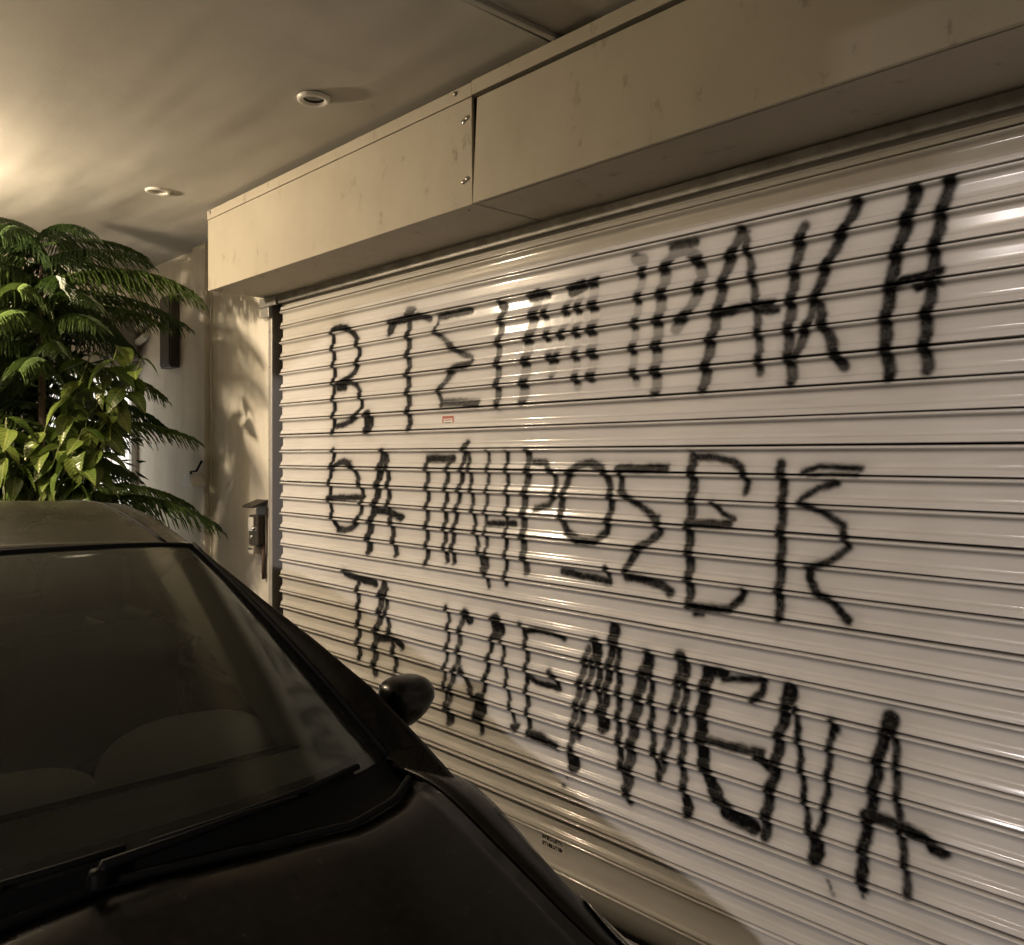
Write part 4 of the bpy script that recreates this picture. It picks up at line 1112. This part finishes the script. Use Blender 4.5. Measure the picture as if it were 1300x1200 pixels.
# ------------------------------------------------------------------ plants behind the car
def pot(parent, x, y, r, h):
    wpart('pot', MB().lathe([(.0005, .0), (r * .7, .002), (r * .95, h * .85), (r * 1.05, h * .86), (r * 1.05, h), (r * .93, h), (r * .9, h * .9)], (x, y, .003), 28), M['terracotta'], parent, smooth=False, angle=40)
    wpart('soil', MB().lathe([(.0005, h * .93), (r * .9, h * .92)], (x, y, .003), 20), M['soil'], parent)


def branch_mesh(seed, Lb=.8, n=24):
    rnd = random.Random(seed)
    mb = MB()
    axis = []
    for i in range(13):
        t = i / 12
        axis.append(Vector((Lb * t, .03 * math.sin(3 * t + seed), .10 * math.sin(1.7 * t) - .20 * t ** 2.4)))
    mb.tube(axis, [.008 * (1 - .75 * i / 12) + .001 for i in range(13)], 5)
    def A(t):
        i = min(int(t * 12), 11); return axis[i].lerp(axis[i + 1], t * 12 - i)
    for k in range(n):
        t = .10 + .90 * (k + rnd.random() * .4) / n
        p0 = A(min(t, .999))
        for sd in (-1, 1):
            ln = (.21 + .05 * rnd.random()) * (1 - .55 * max(0, t - .35) / .65) * (.65 + .35 * min(1, t * 4))
            d = Vector((.62 + .25 * t + rnd.uniform(-.08, .08), sd * (1 - .35 * t), rnd.uniform(-.05, .12))).normalized()
            pts = []
            ns = 8
            for q in range(ns + 1):
                u = q / ns
                pts.append(p0 + d * ln * u + Vector((0, 0, -ln * (.75 + rnd.random() * .2) * u * u)))
            for ww in (0, 1):
                row = []
                for q in range(ns + 1):
                    u = q / ns
                    w = (.0085 if q % 2 else .0045) * (1 - u ** 3 * .8)
                    tt = (pts[min(q + 1, ns)] - pts[max(q - 1, 0)]).normalized()
                    side = tt.cross(Vector((0, 0, 1))).normalized()
                    if ww: side = tt.cross(side)
                    row.append((pts[q] - side * w, pts[q] + side * w))
                mb.grid([[a for a, b in row], [b for a, b in row]])
    me = bpy.data.meshes.new('branch')
    me.from_pydata([tuple(v) for v in mb.v], [], mb.f)
    me.materials.append(M['needle'])
    return me


BR_ME = [branch_mesh(s, .8, 38) for s in (1, 2, 3, 4)]
TX, TY = -4.97, -.93
cf = empty('potted_conifer', (TX, TY, 0))
tag(cf, 'tall potted conifer with tiers of drooping feathery branches behind the car', 'plant')
pot(cf, TX, TY, .2, .38)
wpart('trunk', MB().tube([(TX, TY, .34), (TX + .015, TY, 1.0), (TX - .01, TY + .01, 1.7), (TX, TY, 2.3), (TX, TY, 2.66)], [.03, .026, .02, .014, .005], 10), M['bark'], cf, smooth=True)
rnd = random.Random(11)
tiers = [(2.70, .62, 6, 10), (2.60, .75, 6, 40), (2.47, 1.0, 7, 47), (2.36, .8, 7, 20), (2.24, .9, 7, 70), (2.12, .6, 6, 0), (2.04, .85, 7, 33), (1.92, .6, 6, 10), (1.84, .9, 7, 47), (1.72, 1.02, 7, 25), (1.60, .65, 6, 60), (1.50, .95, 7, 15), (1.36, 1.05, 7, 47), (1.15, .9, 6, 20), (.95, .9, 5, 50)]
for z, sc, nb, a0 in tiers:
    for k in range(nb):
        a = R(a0 + 360 * k / nb + rnd.uniform(-9, 9))
        dx, dy = math.cos(a), math.sin(a)
        s = sc * rnd.uniform(.88, 1.04)
        if z < 2.0 and dx * .97 - dy * .24 > .80: continue        # bare towards the street, where the shrub stands
        if 1.45 < z < 2.3 and dx * .68 + dy * .733 > .82 and z not in (1.72,): continue        # gaps towards the wall and the door
        # keep the tips off the walls, the ceiling lamp and the car
        for _ in range(12):
            if TY + dy * .8 * s > -.07 or TX + dx * .8 * s < -6.1 or TX + dx * .8 * s > -4.42: s *= .93
        o = link_mesh('branch', BR_ME[rnd.randrange(4)], None, cf)
        o.location = (0, 0, z + rnd.uniform(-.025, .025)); o.rotation_euler = (rnd.uniform(-.12, .12), rnd.uniform(-.10, .10), a); o.scale = (s, s, s * rnd.uniform(.9, 1.15))


def leaf_mesh(name, ln, wd, droop, fold, mt):
    rows = []
    for i in range(9):
        t = i / 8
        w = wd * (math.sin(math.pi * t ** .72) ** .9 if 0 < t < 1 else .02) * (1 if t < .9 else .75)
        x = ln * t; z = -droop * ln * t * t
        rows.append([(x, -w * c_, z + fold * abs(w * c_) * 1.0 + .0015 * math.sin(14 * t + 2 * c_)) for c_ in (-1, -.5, 0, .5, 1)])
    mb = MB().grid(rows)
    me = bpy.data.meshes.new(name); me.from_pydata([tuple(v) for v in mb.v], [], mb.f)
    me.polygons.foreach_set('use_smooth', [True] * len(me.polygons))
    me.materials.append(M[mt]); return me


LEAF = [leaf_mesh('leaf', .165, .044, .30, .35, 'leaf'), leaf_mesh('leaf', .14, .040, .5, .25, 'leaf'), leaf_mesh('leaf', .185, .045, .4, .45, 'leaf')]
SX, SY = -4.72, -.86
sb = empty('broadleaf_shrub', (SX, SY, 0))
tag(sb, 'potted shrub with large glossy pointed leaves in front of the conifer', 'plant')
pot(sb, SX - .02, SY - .35, .15, .3)
CL = CLUSTERS
for i, (x, y, z) in enumerate(CL):
    c0 = Vector((x, y, z))
    b = Vector((SX - .02, SY - .35, .28))
    mid = b.lerp(c0, .6) + Vector((.03 * math.sin(i * 2.1), .03 * math.cos(i * 1.3), .1))
    wpart('stem', MB().tube([b + Vector((.03 * math.cos(i), .03 * math.sin(i), 0)), b.lerp(mid, .5) + Vector((.02, 0, .04)), mid, c0], [.008, .006, .005, .003], 6), M['stem'], sb, smooth=True)
    nl = 9
    for k in range(nl):
        a = k * 2.4 + i + rnd.uniform(-.3, .3)
        u = k / nl
        p = c0.lerp(mid, .5 * u) + Vector((rnd.uniform(-.01, .01), rnd.uniform(-.01, .01), 0))
        o = link_mesh('leaf', LEAF[(i + k) % 3], None, sb)
        o.matrix_parent_inverse = Matrix.Translation(-Vector(sb.location))
        o.location = p
        o.rotation_euler = Euler((rnd.uniform(-.5, .5), .15 + .85 * u + rnd.uniform(-.25, .35), a), 'XYZ')
        s = rnd.uniform(.75, 1.1); o.scale = (s, s, s)

# dense dark shrub filling the corner
ds = empty('dark_shrub', (-5.55, -.95, 0))
tag(ds, 'dense dark-leaved shrub filling the corner behind the conifer', 'plant')
pot(ds, -5.55, -.95, .2, .36)
wpart('trunk', MB().tube([(-5.55, -.95, .3), (-5.53, -.93, .8), (-5.56, -.96, 1.4), (-5.55, -.95, 2.0)], [.03, .025, .018, .008], 8), M['bark'], ds, smooth=True)
mb = MB()
for k in range(2600):
    while True:
        q = Vector((rnd.uniform(-1, 1), rnd.uniform(-1, 1), rnd.uniform(-1, 1)))
        if q.length < 1 and (q.length > .35): break
    bump_ = 1 + .18 * math.sin(5 * q.x + 3 * q.z) * math.cos(4 * q.y + 2)
    p = Vector((-5.55 + q.x * .55 * bump_, -1.0 + q.y * .62 * bump_, 1.55 + q.z * .92 * bump_))
    d = (q + Vector((rnd.uniform(-.6, .6), rnd.uniform(-.6, .6), rnd.uniform(-.9, .2)))).normalized()
    sdv = d.cross(Vector((rnd.uniform(-1, 1), rnd.uniform(-1, 1), 1))).normalized()
    nn = d.cross(sdv); ln = rnd.uniform(.07, .12); w = ln * .24
    n0 = len(mb.v)
    mb.v += [tuple(p), tuple(p + d * ln * .45 + sdv * w + nn * .008), tuple(p + d * ln), tuple(p + d * ln * .45 - sdv * w + nn * .008), tuple(p + d * ln * .5 - nn * .004)]
    mb.f += [(n0, n0 + 1, n0 + 4), (n0 + 1, n0 + 2, n0 + 4), (n0 + 2, n0 + 3, n0 + 4), (n0 + 3, n0, n0 + 4)]
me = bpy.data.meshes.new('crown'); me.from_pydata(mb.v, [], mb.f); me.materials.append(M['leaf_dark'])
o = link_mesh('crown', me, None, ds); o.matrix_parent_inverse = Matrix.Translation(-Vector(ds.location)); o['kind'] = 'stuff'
